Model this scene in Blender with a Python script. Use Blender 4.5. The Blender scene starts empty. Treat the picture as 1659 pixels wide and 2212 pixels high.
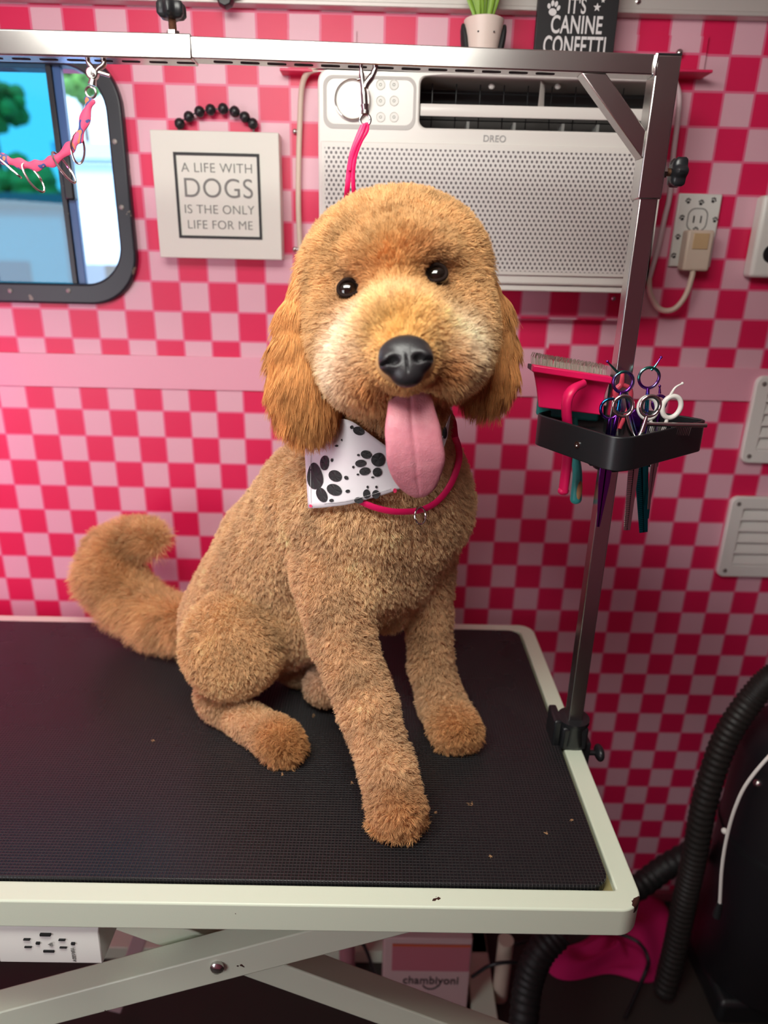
import bpy, math, random
import numpy as np
from mathutils import Vector, Matrix
random.seed(7); rng = np.random.default_rng(7)
sc = bpy.context.scene
COL = sc.collection
PI = math.pi
# ------------------------------------------------------------------ camera
CAM = np.array([0, -1.26187632, 1.46])
CR = np.array([0.99977317, -0.00015338, 0.02129772]); CU = np.array([-0.01994715, 0.34375037, 0.93884919]); CF = np.array([0.0074651, 0.93906105, -0.34366933])
FP = 1480.0
cd = bpy.data.cameras.new('camera'); cam = bpy.data.objects.new('camera', cd); COL.objects.link(cam)
m = Matrix.Identity(4)
for i in range(3):
    m[i][0] = CR[i]; m[i][1] = CU[i]; m[i][2] = -CF[i]; m[i][3] = CAM[i]
cam.matrix_world = m
cd.sensor_fit = 'HORIZONTAL'; cd.sensor_width = 36; cd.lens = FP*36/1659
cd.clip_start = .02; cd.clip_end = 200
cd.dof.use_dof = True; cd.dof.focus_distance = .80; cd.dof.aperture_fstop = 4.0
sc.camera = cam
# ------------------------------------------------------------------ world, lights, exposure
sc.view_settings.view_transform = 'Standard'; sc.view_settings.look = 'None'; sc.view_settings.gamma = 1
sc.view_settings.exposure = 0.42
W = bpy.data.worlds.new('sky'); sc.world = W; W.use_nodes = True
wn = W.node_tree.nodes; wn['Background'].inputs[0].default_value = (.75, .88, 1, 1); wn['Background'].inputs[1].default_value = 4.0
sn_ = bpy.data.lights.new('sun', 'SUN'); sn_.energy = 5; sn_.angle = .01; so_ = bpy.data.objects.new('sun', sn_); COL.objects.link(so_); so_.rotation_euler = (math.radians(50), 0, math.radians(-25))
def area(name, loc, target, sx, sy, power, color, spread=PI):
    l = bpy.data.lights.new(name, 'AREA'); l.shape = 'RECTANGLE'; l.size = sx; l.size_y = sy; l.energy = power; l.color = color; l.spread = spread
    o = bpy.data.objects.new(name, l); COL.objects.link(o); o.location = loc
    o.rotation_euler = (Vector(target)-Vector(loc)).to_track_quat('-Z', 'Y').to_euler(); return o
area('ceiling_light', (-.22, -1.0, 1.93), (-.1, -.45, 1.0), .7, .35, 9.6, (1, .99, .91))
area('front_left_fill', (-1.3, -1.75, 1.2), (0, -.4, 1.05), .6, .9, 8.0, (.95, .97, 1))  # unseen lamp added to fill the front left; there is no door
area('pink_led', (-1.05, -.35, 1.15), (-.6, 0, 1.0), .1, .4, 1.35, (1, .15, .5))

# ------------------------------------------------------------------ helpers
def at(u, v, ax, val):
    d = CF+CR*(u-829.5)/FP-CU*(v-1106)/FP
    return CAM+d*((val-CAM[ax])/d[ax])
def X(u, v, y): return at(u, v, 1, y)
def Z(u, v, z): return at(u, v, 2, z)
def pxm(P): return float((np.asarray(P)-CAM)@CF)/FP
ORG = {}
def mat(name, col=(.8, .8, .8), rough=.5, metal=0, build=None, **kw):
    m = bpy.data.materials.new(name); m.use_nodes = True
    n = m.node_tree.nodes; b = n['Principled BSDF']
    b.inputs['Base Color'].default_value = (*col, 1); b.inputs['Roughness'].default_value = rough; b.inputs['Metallic'].default_value = metal
    for k, v in kw.items(): b.inputs[k.replace('_', ' ')].default_value = v
    if build: build(m.node_tree, b)
    return m
def srgb(r, g, b):
    f = lambda c: (c/255/12.92 if c/255 <= .04045 else ((c/255+.055)/1.055)**2.4)
    return (f(r), f(g), f(b))
def N(t, typ, **kw):
    n = t.nodes.new(typ)
    for k, v in kw.items():
        if k.startswith('i_'):
            n.inputs[int(k[2:])].default_value = v
        else: setattr(n, k, v)
    return n
def MTH(t, op, a, b=None, c=None):
    n = t.nodes.new('ShaderNodeMath'); n.operation = op
    for i, x in enumerate((a, b, c)):
        if x is None: continue
        if isinstance(x, (int, float)): n.inputs[i].default_value = x
        else: t.links.new(x, n.inputs[i])
    return n.outputs[0]
def MIX(t, f, a, b):
    n = t.nodes.new('ShaderNodeMix'); n.data_type = 'RGBA'
    for i, x in ((0, f), (6, a), (7, b)):
        if isinstance(x, (int, float)): n.inputs[i].default_value = x
        elif isinstance(x, tuple): n.inputs[i].default_value = (*x, 1) if len(x) == 3 else x
        else: t.links.new(x, n.inputs[i])
    return n.outputs[2]
def BUMP(t, b, h, s=.3, d=.001):
    n = N(t, 'ShaderNodeBump'); n.inputs['Strength'].default_value = s; n.inputs['Distance'].default_value = d
    t.links.new(h, n.inputs['Height']); t.links.new(n.outputs[0], b.inputs['Normal'])
def NOISE(t, scale, detail=3, co=None):
    n = N(t, 'ShaderNodeTexNoise'); n.inputs['Scale'].default_value = scale; n.inputs['Detail'].default_value = detail
    if co is None: co = N(t, 'ShaderNodeTexCoord').outputs['Object']
    t.links.new(co, n.inputs['Vector']); return n.outputs[0]
def bumpy(scale, s, d=.001):
    return lambda t, b: BUMP(t, b, NOISE(t, scale), s, d)

class MB:
    def __init__(s): s.v = []; s.f = []; s.m = []; s.uv = None
    def add(s, vs, fs, mi=0):
        o = len(s.v); s.v += [tuple(map(float, p)) for p in vs]; s.f += [tuple(i+o for i in f) for f in fs]; s.m += [mi]*len(fs); return s
    def box(s, a, b, mi=0):
        x0, y0, z0 = np.minimum(a, b); x1, y1, z1 = np.maximum(a, b)
        return s.add([(x0, y0, z0), (x1, y0, z0), (x1, y1, z0), (x0, y1, z0), (x0, y0, z1), (x1, y0, z1), (x1, y1, z1), (x0, y1, z1)],
              [(0, 3, 2, 1), (4, 5, 6, 7), (0, 1, 5, 4), (1, 2, 6, 5), (2, 3, 7, 6), (3, 0, 4, 7)], mi)
    def obox(s, c, ax, ay, az, mi=0):     # oriented box, half-axis vectors
        c, ax, ay, az = map(np.asarray, (c, ax, ay, az))
        vs = [c+i*ax+j*ay+k*az for k in (-1, 1) for i, j in ((-1, -1), (1, -1), (1, 1), (-1, 1))]
        return s.add(vs, [(0, 3, 2, 1), (4, 5, 6, 7), (0, 1, 5, 4), (1, 2, 6, 5), (2, 3, 7, 6), (3, 0, 4, 7)], mi)
    def prism(s, poly, d, mi=0, bevel=0):  # poly list of 3D points, extruded by vector d
        n = len(poly); P = [np.asarray(p, float) for p in poly]; d = np.asarray(d, float)
        vs = P+[p+d for p in P]
        return s.add(vs, [tuple(range(n))[::-1], tuple(range(n, 2*n))]+[(i, (i+1) % n, n+(i+1) % n, n+i) for i in range(n)], mi)
    def tube(s, pts, r, n=10, closed=False, mi=0, flat=None, cap=True):
        P = [np.asarray(p, float) for p in pts]; k = len(P); rs = r if hasattr(r, '__len__') else [r]*k
        T = []
        for i in range(k):
            a = P[(i-1) % k] if (closed or i > 0) else P[i]; b = P[(i+1) % k] if (closed or i < k-1) else P[i]
            t = b-a; T.append(t/(np.linalg.norm(t)+1e-12))
        u = np.cross(T[0], (0, 0, 1) if abs(T[0][2]) < .9 else (0, 1, 0)); u /= np.linalg.norm(u)
        if flat is not None: u = np.asarray(flat, float); u = u-T[0]*(u@T[0]); u /= np.linalg.norm(u)
        vs = []
        for i in range(k):
            if flat is not None: u = np.asarray(flat, float)
            u = u-T[i]*(u@T[i]); u /= np.linalg.norm(u)+1e-12; w = np.cross(T[i], u)
            rr = rs[i]; ra, rb = rr if hasattr(rr, '__len__') else (rr, rr)
            for j in range(n):
                a = 2*PI*j/n; vs.append(P[i]+u*math.cos(a)*ra+w*math.sin(a)*rb)
        fs = []
        for i in range(k if closed else k-1):
            for j in range(n):
                a, b = i*n+j, i*n+(j+1) % n; c, d = ((i+1) % k)*n+(j+1) % n, ((i+1) % k)*n+j
                fs.append((a, b, c, d))
        if not closed and cap: fs += [tuple(range(n))[::-1], tuple(range((k-1)*n, k*n))]
        return s.add(vs, fs, mi)
    def ring(s, c, ax, ay, R, r, n=28, m=8, mi=0, a0=0, a1=2*PI):
        c = np.asarray(c, float); ax = np.asarray(ax, float); ay = np.asarray(ay, float)
        full = abs(a1-a0-2*PI) < 1e-6
        pts = [c+ax*R*math.cos(a0+(a1-a0)*i/(n if full else n-1))+ay*R*math.sin(a0+(a1-a0)*i/(n if full else n-1)) for i in range(n)]
        return s.tube(pts, r, m, closed=full, mi=mi)
    def ball(s, c, r, n=16, mi=0, axes=None):
        c = np.asarray(c, float); r = (r, r, r) if not hasattr(r, '__len__') else r
        Ax = np.eye(3) if axes is None else np.asarray(axes); vs = [c+Ax[2]*r[2]]; k = n//2
        for i in range(1, k):
            for j in range(n):
                t, p = PI*i/k, 2*PI*j/n
                vs.append(c+Ax[0]*r[0]*math.sin(t)*math.cos(p)+Ax[1]*r[1]*math.sin(t)*math.sin(p)+Ax[2]*r[2]*math.cos(t))
        vs.append(c-Ax[2]*r[2]); fs = [(0, 1+j, 1+(j+1) % n) for j in range(n)]
        for i in range(k-2):
            for j in range(n): a = 1+i*n+j; b = 1+i*n+(j+1) % n; fs.append((a, a+n, b+n, b))
        l = len(vs)-1; o = 1+(k-2)*n
        fs += [(l, o+(j+1) % n, o+j) for j in range(n)]
        return s.add(vs, fs, mi)
    def lathe(s, c, axis, prof, n=28, mi=0, ref=(1, 0, 0)):   # prof: (radius, height along axis)
        c = np.asarray(c, float); a = np.asarray(axis, float); a /= np.linalg.norm(a)
        u = np.asarray(ref, float); u = u-a*(u@a)
        if np.linalg.norm(u) < 1e-3: u = np.array([0, 1, 0])-a*a[1]
        u /= np.linalg.norm(u); w = np.cross(a, u); vs = []
        for r, h in prof:
            for j in range(n):
                t = 2*PI*j/n; vs.append(c+a*h+(u*math.cos(t)+w*math.sin(t))*max(r, 1e-5))
        fs = [(i*n+j, i*n+(j+1) % n, (i+1)*n+(j+1) % n, (i+1)*n+j) for i in range(len(prof)-1) for j in range(n)]
        fs += [tuple(range(n))[::-1], tuple(range((len(prof)-1)*n, len(prof)*n))]
        return s.add(vs, fs, mi)
    def build(s, name, mats, parent=None, smooth=True, bevel=0, sub=0, seg=2, angle=.7):
        mats = mats if isinstance(mats, (list, tuple)) else [mats]
        if parent is None:
            a = np.array(s.v); org = np.array([(a[:, 0].min()+a[:, 0].max())/2, (a[:, 1].min()+a[:, 1].max())/2, a[:, 2].min()])
        else: org = ORG[parent.name]
        me = bpy.data.meshes.new(name); me.from_pydata([tuple(np.asarray(p)-org) for p in s.v], [], s.f)
        for q in mats: me.materials.append(q)
        me.polygons.foreach_set('material_index', s.m)
        if s.uv is not None:
            l = me.uv_layers.new(name='UVMap'); l.data.foreach_set('uv', np.array(s.uv, dtype=np.float32).ravel())
        me.validate(); me.update()
        import bmesh
        bm = bmesh.new(); bm.from_mesh(me); bmesh.ops.recalc_face_normals(bm, faces=bm.faces); bm.to_mesh(me); bm.free()
        o = bpy.data.objects.new(name, me); COL.objects.link(o)
        if parent is None: o.location = org
        else: o.parent = parent
        ORG[o.name] = org
        if bevel:
            b = o.modifiers.new('bevel', 'BEVEL'); b.width = bevel; b.segments = seg; b.limit_method = 'ANGLE'; b.angle_limit = .6
        if sub:
            b = o.modifiers.new('sub', 'SUBSURF'); b.levels = sub; b.render_levels = sub
        if smooth:
            me.polygons.foreach_set('use_smooth', [True]*len(me.polygons))
            if hasattr(me, 'set_sharp_from_angle') and not sub: me.set_sharp_from_angle(angle=angle)
        return o
def tag(o, label, cat, group=None):
    o['label'] = label; o['category'] = cat
    if group: o['group'] = group
    return o
def thing(name, loc, label, cat, group=None):
    o = bpy.data.objects.new(name, None); COL.objects.link(o); o.location = tuple(map(float, loc)); o.empty_display_size = .02
    ORG[o.name] = np.array(loc, float); return tag(o, label, cat, group)
def struct(o): o['kind'] = 'structure'; return o
def rrect(x0, x1, z0, z1, r, n=8):          # rounded rectangle outline (2D)
    out = []
    for cx, cz, a0 in ((x1-r, z1-r, 0), (x0+r, z1-r, PI/2), (x0+r, z0+r, PI), (x1-r, z0+r, 1.5*PI)):
        out += [(cx+r*math.cos(a0+PI/2*i/n), cz+r*math.sin(a0+PI/2*i/n)) for i in range(n+1)]
    return out
def frame_xz(outer, inner, y0, y1, mb=None, mi=0):     # ring between two outlines with equal counts, y0..y1
    mb = mb or MB(); n = len(outer)
    vs = [(x, y0, z) for x, z in outer]+[(x, y0, z) for x, z in inner]+[(x, y1, z) for x, z in outer]+[(x, y1, z) for x, z in inner]
    fs = []
    for i in range(n):
        j = (i+1) % n
        fs += [(i, j, n+j, n+i), (2*n+i, 3*n+i, 3*n+j, 2*n+j), (i, 2*n+i, 2*n+j, j), (n+i, n+j, 3*n+j, 3*n+i)]
    return mb.add(vs, fs, mi)
def text(body, name, size, origin, ax, ay, m, parent, depth=.0004, align='CENTER', xs=1, off=0, label=None, bold=0):
    c = bpy.data.curves.new(name, 'FONT'); c.body = body; c.size = size; c.align_x = align; c.extrude = depth; c.offset = bold; c.space_character = 1.05
    o = bpy.data.objects.new(name, c); COL.objects.link(o)
    dg = bpy.context.evaluated_depsgraph_get(); me = bpy.data.meshes.new_from_object(o.evaluated_get(dg))
    bpy.data.objects.remove(o)
    ax = Vector(ax).normalized(); ay = Vector(ay).normalized(); az = ax.cross(ay)
    M = Matrix(((ax.x*xs, ay.x, az.x, origin[0]), (ax.y*xs, ay.y, az.y, origin[1]), (ax.z*xs, ay.z, az.z, origin[2]), (0, 0, 0, 1)))
    me.transform(Matrix.Translation(Vector(-ORG[parent.name])) @ M); me.materials.clear(); me.materials.append(m)
    p = bpy.data.objects.new(name, me); COL.objects.link(p); p.parent = parent; ORG[p.name] = ORG[parent.name]
    if label: p['label'] = label
    return p

# ------------------------------------------------------------------ materials
def checker(t, b):
    uv = N(t, 'ShaderNodeUVMap').outputs[0]; sp = N(t, 'ShaderNodeSeparateXYZ'); t.links.new(uv, sp.inputs[0])
    u, v = sp.outputs[0], sp.outputs[1]
    par = MTH(t, 'MODULO', MTH(t, 'ADD', MTH(t, 'FLOOR', u), MTH(t, 'ADD', MTH(t, 'FLOOR', v), 1000)), 2)
    fu, fv = MTH(t, 'FRACT', u), MTH(t, 'FRACT', v)
    du = MTH(t, 'SUBTRACT', .5, MTH(t, 'ABSOLUTE', MTH(t, 'SUBTRACT', fu, .5))); dv = MTH(t, 'SUBTRACT', .5, MTH(t, 'ABSOLUTE', MTH(t, 'SUBTRACT', fv, .5)))
    e = MTH(t, 'LESS_THAN', MTH(t, 'MINIMUM', du, dv), .035)
    c = MIX(t, par, srgb(222, 30, 86), srgb(226, 176, 190)); c = MIX(t, e, c, srgb(226, 105, 140))
    t.links.new(c, b.inputs['Base Color']); BUMP(t, b, NOISE(t, 9), .25, .002)
M_check = mat('checkered_wallpaper', rough=.42, build=checker)
M_band = mat('pink_vinyl', srgb(230, 166, 184), .4)
M_redv = mat('red_vinyl', srgb(222, 42, 92), .4)
M_alu = mat('brushed_rail', srgb(205, 200, 195), .45, .35, bumpy(60, .15))
def steel_b(t, b):
    tc = N(t, 'ShaderNodeTexCoord').outputs['Object']
    mp = N(t, 'ShaderNodeMapping'); mp.inputs['Scale'].default_value = (6, 6, 6); t.links.new(tc, mp.inputs[0])
    n1 = NOISE(t, 1.2, 4, mp.outputs[0])
    r = N(t, 'ShaderNodeMapRange'); t.links.new(n1, r.inputs[0]); r.inputs[3].default_value = .17; r.inputs[4].default_value = .27; t.links.new(r.outputs[0], b.inputs['Roughness'])
    BUMP(t, b, NOISE(t, 300, 2, mp.outputs[0]), .04, .0003)
M_steel = mat('polished_steel', (.60, .585, .565), .25, 1, steel_b)
M_chrome = mat('chrome', (.8, .79, .77), .14, 1)
M_dull = mat('dull_screw_metal', (.3, .28, .26), .55, .6)
M_black = mat('black_plastic', (.012, .013, .015), .35)
M_blackr = mat('black_rubber', (.012, .012, .014), .55)
M_hole_shade = mat('hole_shade', (.006, .006, .007), .9)  # near-black colour put in for the shade inside slots and sockets
M_rust = mat('rusty_thread', srgb(120, 85, 65), .5, .7)
def white_b(t, b):
    g = NOISE(t, 38, 4); r = N(t, 'ShaderNodeMath', operation='GREATER_THAN'); t.links.new(g, r.inputs[0]); r.inputs[1].default_value = .735
    tc = N(t, 'ShaderNodeTexCoord').outputs['Object']
    vd = N(t, 'ShaderNodeVectorMath', operation='DISTANCE'); t.links.new(tc, vd.inputs[0]); vd.inputs[1].default_value = (.71, -.305, .0)
    vd.inputs[1].default_value = (CORNER[0], CORNER[1], CORNER[2])
    dd = MTH(t, 'ADD', vd.outputs['Value'], MTH(t, 'MULTIPLY', MTH(t, 'SUBTRACT', NOISE(t, 120, 4), .5), .02))
    chip = MTH(t, 'LESS_THAN', dd, .008)
    f = MTH(t, 'MAXIMUM', r.outputs[0], chip)
    t.links.new(MIX(t, f, srgb(224, 234, 212), srgb(60, 35, 28)), b.inputs['Base Color']); BUMP(t, b, NOISE(t, 420, 2), .12, .0006)
CORNER = (0, 0, 0)
def rubber_mat_b(t, b):
    tc = N(t, 'ShaderNodeTexCoord').outputs['Object']; sp = N(t, 'ShaderNodeSeparateXYZ'); t.links.new(tc, sp.inputs[0])
    fx = MTH(t, 'FRACT', MTH(t, 'MULTIPLY', sp.outputs[0], 1/.0042)); fy = MTH(t, 'FRACT', MTH(t, 'MULTIPLY', sp.outputs[1], 1/.0042))
    k = MTH(t, 'MINIMUM', MTH(t, 'ABSOLUTE', MTH(t, 'SUBTRACT', fx, .5)), MTH(t, 'ABSOLUTE', MTH(t, 'SUBTRACT', fy, .5)))
    h = N(t, 'ShaderNodeMapRange', interpolation_type='SMOOTHSTEP'); t.links.new(k, h.inputs[0]); h.inputs[1].default_value = .03; h.inputs[2].default_value = .2; h.inputs[3].default_value = 1; h.inputs[4].default_value = 0
    BUMP(t, b, h.outputs[0], .75, .0010); b.inputs['Specular IOR Level'].default_value = .38
    d = NOISE(t, 7, 5); r = N(t, 'ShaderNodeMapRange'); t.links.new(d, r.inputs[0]); r.inputs[1].default_value = .3; r.inputs[2].default_value = .8; r.inputs[3].default_value = .22; r.inputs[4].default_value = .38
    t.links.new(r.outputs[0], b.inputs['Roughness'])
    c = MIX(t, h.outputs[0], (.010, .010, .012), MIX(t, d, (.02, .02, .022), (.05, .045, .045)))
    t.links.new(c, b.inputs['Base Color'])
M_mat = mat('ribbed_rubber_mat', (.02, .02, .02), .45, build=rubber_mat_b)
M_wplas = mat('white_plastic', srgb(226, 226, 220), .4)
M_wgloss = mat('white_gloss', srgb(228, 224, 218), .25)
M_cream = mat('cream_plastic', srgb(214, 196, 178), .45)
M_ink = mat('black_ink', (.015, .015, .016), .6)
M_grey = mat('grey_ink', srgb(125, 125, 122), .7)
M_pink = mat('hot_pink_plastic', srgb(228, 22, 92), .38)
M_bio = mat('hot_pink_strap', srgb(232, 20, 98), .42)
M_teal = mat('teal_plastic', srgb(60, 170, 165), .35)
def rainbow_b(t, b):
    n = NOISE(t, 22, 1); r = N(t, 'ShaderNodeValToRGB'); t.links.new(n, r.inputs[0])
    cr = r.color_ramp; cr.elements[0].position = .3; cr.elements[0].color = (.02, .35, .42, 1); cr.elements[1].position = .72; cr.elements[1].color = (.75, .45, .1, 1)
    for p, c in ((.4, (.03, .12, .55)), (.5, (.3, .05, .6)), (.58, (.05, .5, .35)), (.65, (.5, .05, .45))):
        e = cr.elements.new(p); e.color = (*c, 1)
    t.links.new(r.outputs[0], b.inputs['Base Color'])
M_rain = mat('rainbow_metal', (.2, .1, .6), .18, 1, rainbow_b)
M_tealm = mat('teal_metal', (.02, .38, .38), .2, 1)
M_purp = mat('purple_metal', (.25, .05, .5), .2, 1)
M_wood = mat('bare_wood', srgb(190, 145, 95), .6)

# ------------------------------------------------------------------ room shell
SQ = .05
def panel(mb, x0, x1, z0, z1, ox, oz, y=0.0, t=.05):
    # front face with UVs in squares, plus a back
    i = len(mb.v)
    mb.add([(x0, y, z0), (x1, y, z0), (x1, y, z1), (x0, y, z1), (x0, y+t, z0), (x1, y+t, z0), (x1, y+t, z1), (x0, y+t, z1)],
           [(0, 1, 2, 3), (4, 7, 6, 5), (0, 4, 5, 1), (1, 5, 6, 2), (2, 6, 7, 3), (3, 7, 4, 0)])
    uv = lambda x, z: ((x-ox)/SQ+200, (oz-z)/SQ+200)
    P = [(x0, z0), (x1, z0), (x1, z1), (x0, z1)]*2
    mb.uv = (mb.uv or [])
    for f in [(0, 1, 2, 3), (4, 7, 6, 5), (0, 4, 5, 1), (1, 5, 6, 2), (2, 6, 7, 3), (3, 7, 4, 0)]:
        mb.uv += [uv(*P[k]) for k in f]
G0 = (-.65495, 1.13942); G1 = (.230686, 1.13942); G2 = (.58155+SQ, 1.13942); G3 = (-.40606, 1.71858); G4 = (.53974, 1.7758)
XL, XR, YF, ZC = -1.5, 1.25, -2.3, 2.0
WX0, WX1, WZ0, WZ1 = -1.02, -.452, 1.408, 1.74
def build_nb(mb, name, m, parent=None):     # build without recalculating (keeps UV loop order)
    a = np.array(mb.v); org = np.array([(a[:, 0].min()+a[:, 0].max())/2, 0, a[:, 2].min()]) if parent is None else ORG[parent.name]
    me = bpy.data.meshes.new(name); me.from_pydata([tuple(np.asarray(p)-org) for p in mb.v], [], mb.f); me.materials.append(m)
    l = me.uv_layers.new(name='UVMap'); l.data.foreach_set('uv', np.array(mb.uv, dtype=np.float32).ravel()); me.update()
    o = bpy.data.objects.new(name, me); COL.objects.link(o); ORG[o.name] = org
    if parent is None: o.location = org
    else: o.parent = parent
    return o
wb = MB(); zs = 1.26
panel(wb, XL, 0, 0, zs, *G0); panel(wb, 0, .409, 0, zs, *G1); panel(wb, .409, XR, 0, zs, *G2)
panel(wb, XL, WX0, zs, ZC, *G3); panel(wb, WX0, WX1, zs, WZ0, *G3); panel(wb, WX0, WX1, WZ1, ZC, *G3); panel(wb, WX1, .3, zs, ZC, *G3); panel(wb, .3, XR, zs, ZC, *G4)
struct(build_nb(wb, 'wall_back', M_check))
M_wallp = mat('pink_wall_paint', srgb(205, 130, 150), .6)
M_dark = mat('dark_wall', srgb(95, 62, 70), .6)
M_ceil = mat('ceiling_white', srgb(215, 212, 205), .6)
struct(MB().box((XL-.05, YF, 0), (XL, .05, ZC)).build('wall_left', M_wallp, smooth=False))
struct(MB().box((XR, YF, 0), (XR+.05, .05, ZC)).build('wall_right', M_dark, smooth=False))
struct(MB().box((XL-.05, YF-.05, 0), (XR+.05, YF, ZC)).build('wall_front', M_wallp, smooth=False))
struct(MB().box((XL-.05, YF-.05, ZC), (XR+.05, .05, ZC+.05)).build('ceiling', M_ceil, smooth=False))
def floor_b(t, b):
    v = N(t, 'ShaderNodeTexVoronoi'); v.inputs['Scale'].default_value = 28; v.inputs['Randomness'].default_value = .15
    t.links.new(N(t, 'ShaderNodeTexCoord').outputs['Object'], v.inputs['Vector'])
    c = MIX(t, MTH(t, 'LESS_THAN', v.outputs['Distance'], .22), srgb(52, 46, 42), srgb(20, 17, 17)); t.links.new(c, b.inputs['Base Color'])
struct(MB().box((XL-.05, YF-.05, -.05), (XR+.05, .05, 0)).build('floor', mat('studded_floor', (.05, .05, .05), .6, build=floor_b), smooth=False))
struct(MB().box((XL, -.012, 0), (XR, 0, .025)).build('baseboard_back', mat('base_strip', srgb(150, 70, 85), .5), smooth=False))
struct(MB().box((XL, -.004, 1.231), (XR, 0, 1.291)).build('trim_1', M_band, bevel=.001))
t2 = MB().box((XL, -.02, 1.822), (XR, 0, 1.90)); t2.box((XL, -.024, 1.822), (XR, -.02, 1.828)); t2.box((XL, -.03, 1.895), (XR, 0, 1.92))
t2 = struct(t2.build('trim_2', M_alu, bevel=.001))
for u, v in ((1378, 3),):
    p = X(u, v, -.02); MB().lathe(p, (0, -1, 0), [(.004, 0), (.004, .002), (.002, .003)], 12).build('screw', M_steel, t2)
# wallpapered flanges and ledges that carry the air conditioner
def flange(name, x0, x1, z0, z1, y, g, lip=None):
    mb = MB(); panel(mb, x0, x1, z0, z1, *g, y=y, t=-y)
    o = struct(build_nb(mb, name, M_check))
    if lip:
        MB().box((lip[0], lip[2], z0-.004), (lip[1], 0, z0)).build('ledge', M_redv, o, bevel=.001)
    return o
fl = flange('trim_3', .3, X(1516, 160, 0)[0], X(1500, 166, 0)[2], X(1500, 80, 0)[2], -.005, G4, (.3, X(1530, 165, -.03)[0], -.045))
p = X(1467, 115, -.012); MB().ball(p, .006, 12).build('screw', M_steel, fl)
fl = flange('trim_4', X(612, 60, 0)[0], -.05, X(650, 158, 0)[2], X(650, 65, 0)[2], -.004, G3, (X(606, 160, -.02)[0], -.09, -.03))
z0 = X(1200, 688, 0)[2]
fl = flange('trim_5', .0, X(1335, 640, 0)[0], z0, 1.43, -.02, G4)
for u, v in ((1325, 645),): MB().ball(X(u, v, -.02), .0045, 10).build('screw', M_steel, fl)

# ------------------------------------------------------------------ window and outdoors
fx0, fx1, fz0, fz1 = -1.06, -.4235, 1.378, 1.765
def blackframe_b(t, b):
    g = MTH(t, 'GREATER_THAN', NOISE(t, 26, 4), .68)
    t.links.new(MIX(t, g, (.018, .02, .028), (.22, .19, .15)), b.inputs['Base Color'])
M_wframe = mat('black_window_frame', (.02, .02, .03), .38, build=blackframe_b)
wf = thing('window_1', (-.74, 0, fz0), '', ''); del wf['label']; del wf['category']; struct(wf)
w = .026
frame_xz(rrect(fx0, fx1, fz0, fz1, .085, 12), rrect(fx0+w, fx1-w, fz0+w+.008, fz1-w, .066, 12), -.014, .02).build('window_frame', M_wframe, wf, bevel=.004, seg=3)
def glass(name, tint, r=.02):
    m = bpy.data.materials.new(name); m.use_nodes = True; t = m.node_tree; t.nodes.clear()
    o = N(t, 'ShaderNodeOutputMaterial'); mx = N(t, 'ShaderNodeMixShader'); a = N(t, 'ShaderNodeBsdfTransparent'); g = N(t, 'ShaderNodeBsdfGlossy')
    a.inputs[0].default_value = (*tint, 1); g.inputs['Roughness'].default_value = r; g.inputs[0].default_value = (.8, .8, .8, 1); mx.inputs[0].default_value = .05
    t.links.new(a.outputs[0], mx.inputs[1]); t.links.new(g.outputs[0], mx.inputs[2]); t.links.new(mx.outputs[0], o.inputs[0]); return m
xm = X(135, 300, .01)[0]
MB().box((fx0+.01, .012, fz0+.01), (xm, .014, fz1-.01)).build('tinted_pane', glass('cyan_tinted_glass', (.13, .41, .50)), wf, smooth=False)
MB().box((xm, .004, fz0+.01), (fx1-.01, .006, fz1-.01)).build('pane', glass('clear_glass', (.70, .80, .88)), wf, smooth=False)
MB().box((xm-.008, -.004, fz0+.02), (xm+.001, .016, fz1-.02)).build('mullion', M_wframe, wf, bevel=.001)
MB().box((xm+.001, .0, fz0+.02), (xm+.014, .012, fz1-.02)).build('sliding_rail', mat('blue_rail', srgb(60, 95, 150), .35), wf, bevel=.001)
lp = X(152, 385, 0); MB().box((lp[0]-.009, -.012, lp[2]-.034), (lp[0]+.008, .004, lp[2]+.034)).build('latch', M_black, wf, bevel=.003)
for u, v in ((248, 306), (263, 448), (22, 628), (148, 628)):
    MB().lathe(X(u, v, -.014), (0, -1, 0), [(.004, -.002), (.004, .001), (.002, .002)], 12).build('screw', M_dull, wf)
gr = MB().box((-40, .3, -.8), (20, 60, -.6)).build('ground', mat('pavement', srgb(150, 155, 160), .9), smooth=False); struct(gr)
def leaf_b(t, b):
    n = NOISE(t, 3.5, 6); t.links.new(MIX(t, n, srgb(30, 75, 35), srgb(120, 175, 70)), b.inputs['Base Color'])
M_leaf = mat('foliage', srgb(70, 130, 50), .7, build=leaf_b)
M_bark = mat('bark', srgb(90, 70, 55), .9)
def tree(x, y, h, r, label, seed):
    rr = random.Random(seed); t = thing('tree', (x, y, -.6), label, 'tree', None)
    MB().tube([(x, y, -.6), (x+.1, y, h*.5), (x, y, h)], [.16, .12, .06]).build('trunk', M_bark, t)
    c = MB()
    for i in range(60):
        a, b2, q = rr.uniform(0, 6.28), rr.uniform(-1, 1), rr.uniform(.4, 1)
        c.ball((x+r*q*math.cos(a)*math.sqrt(1-b2*b2), y+r*q*math.sin(a)*math.sqrt(1-b2*b2), h+r*.8*q*b2), rr.uniform(.15, .35)*r, 8)
    c.build('crown', M_leaf, t)
def oat(u, v, d): return X(u, v, d)
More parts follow.
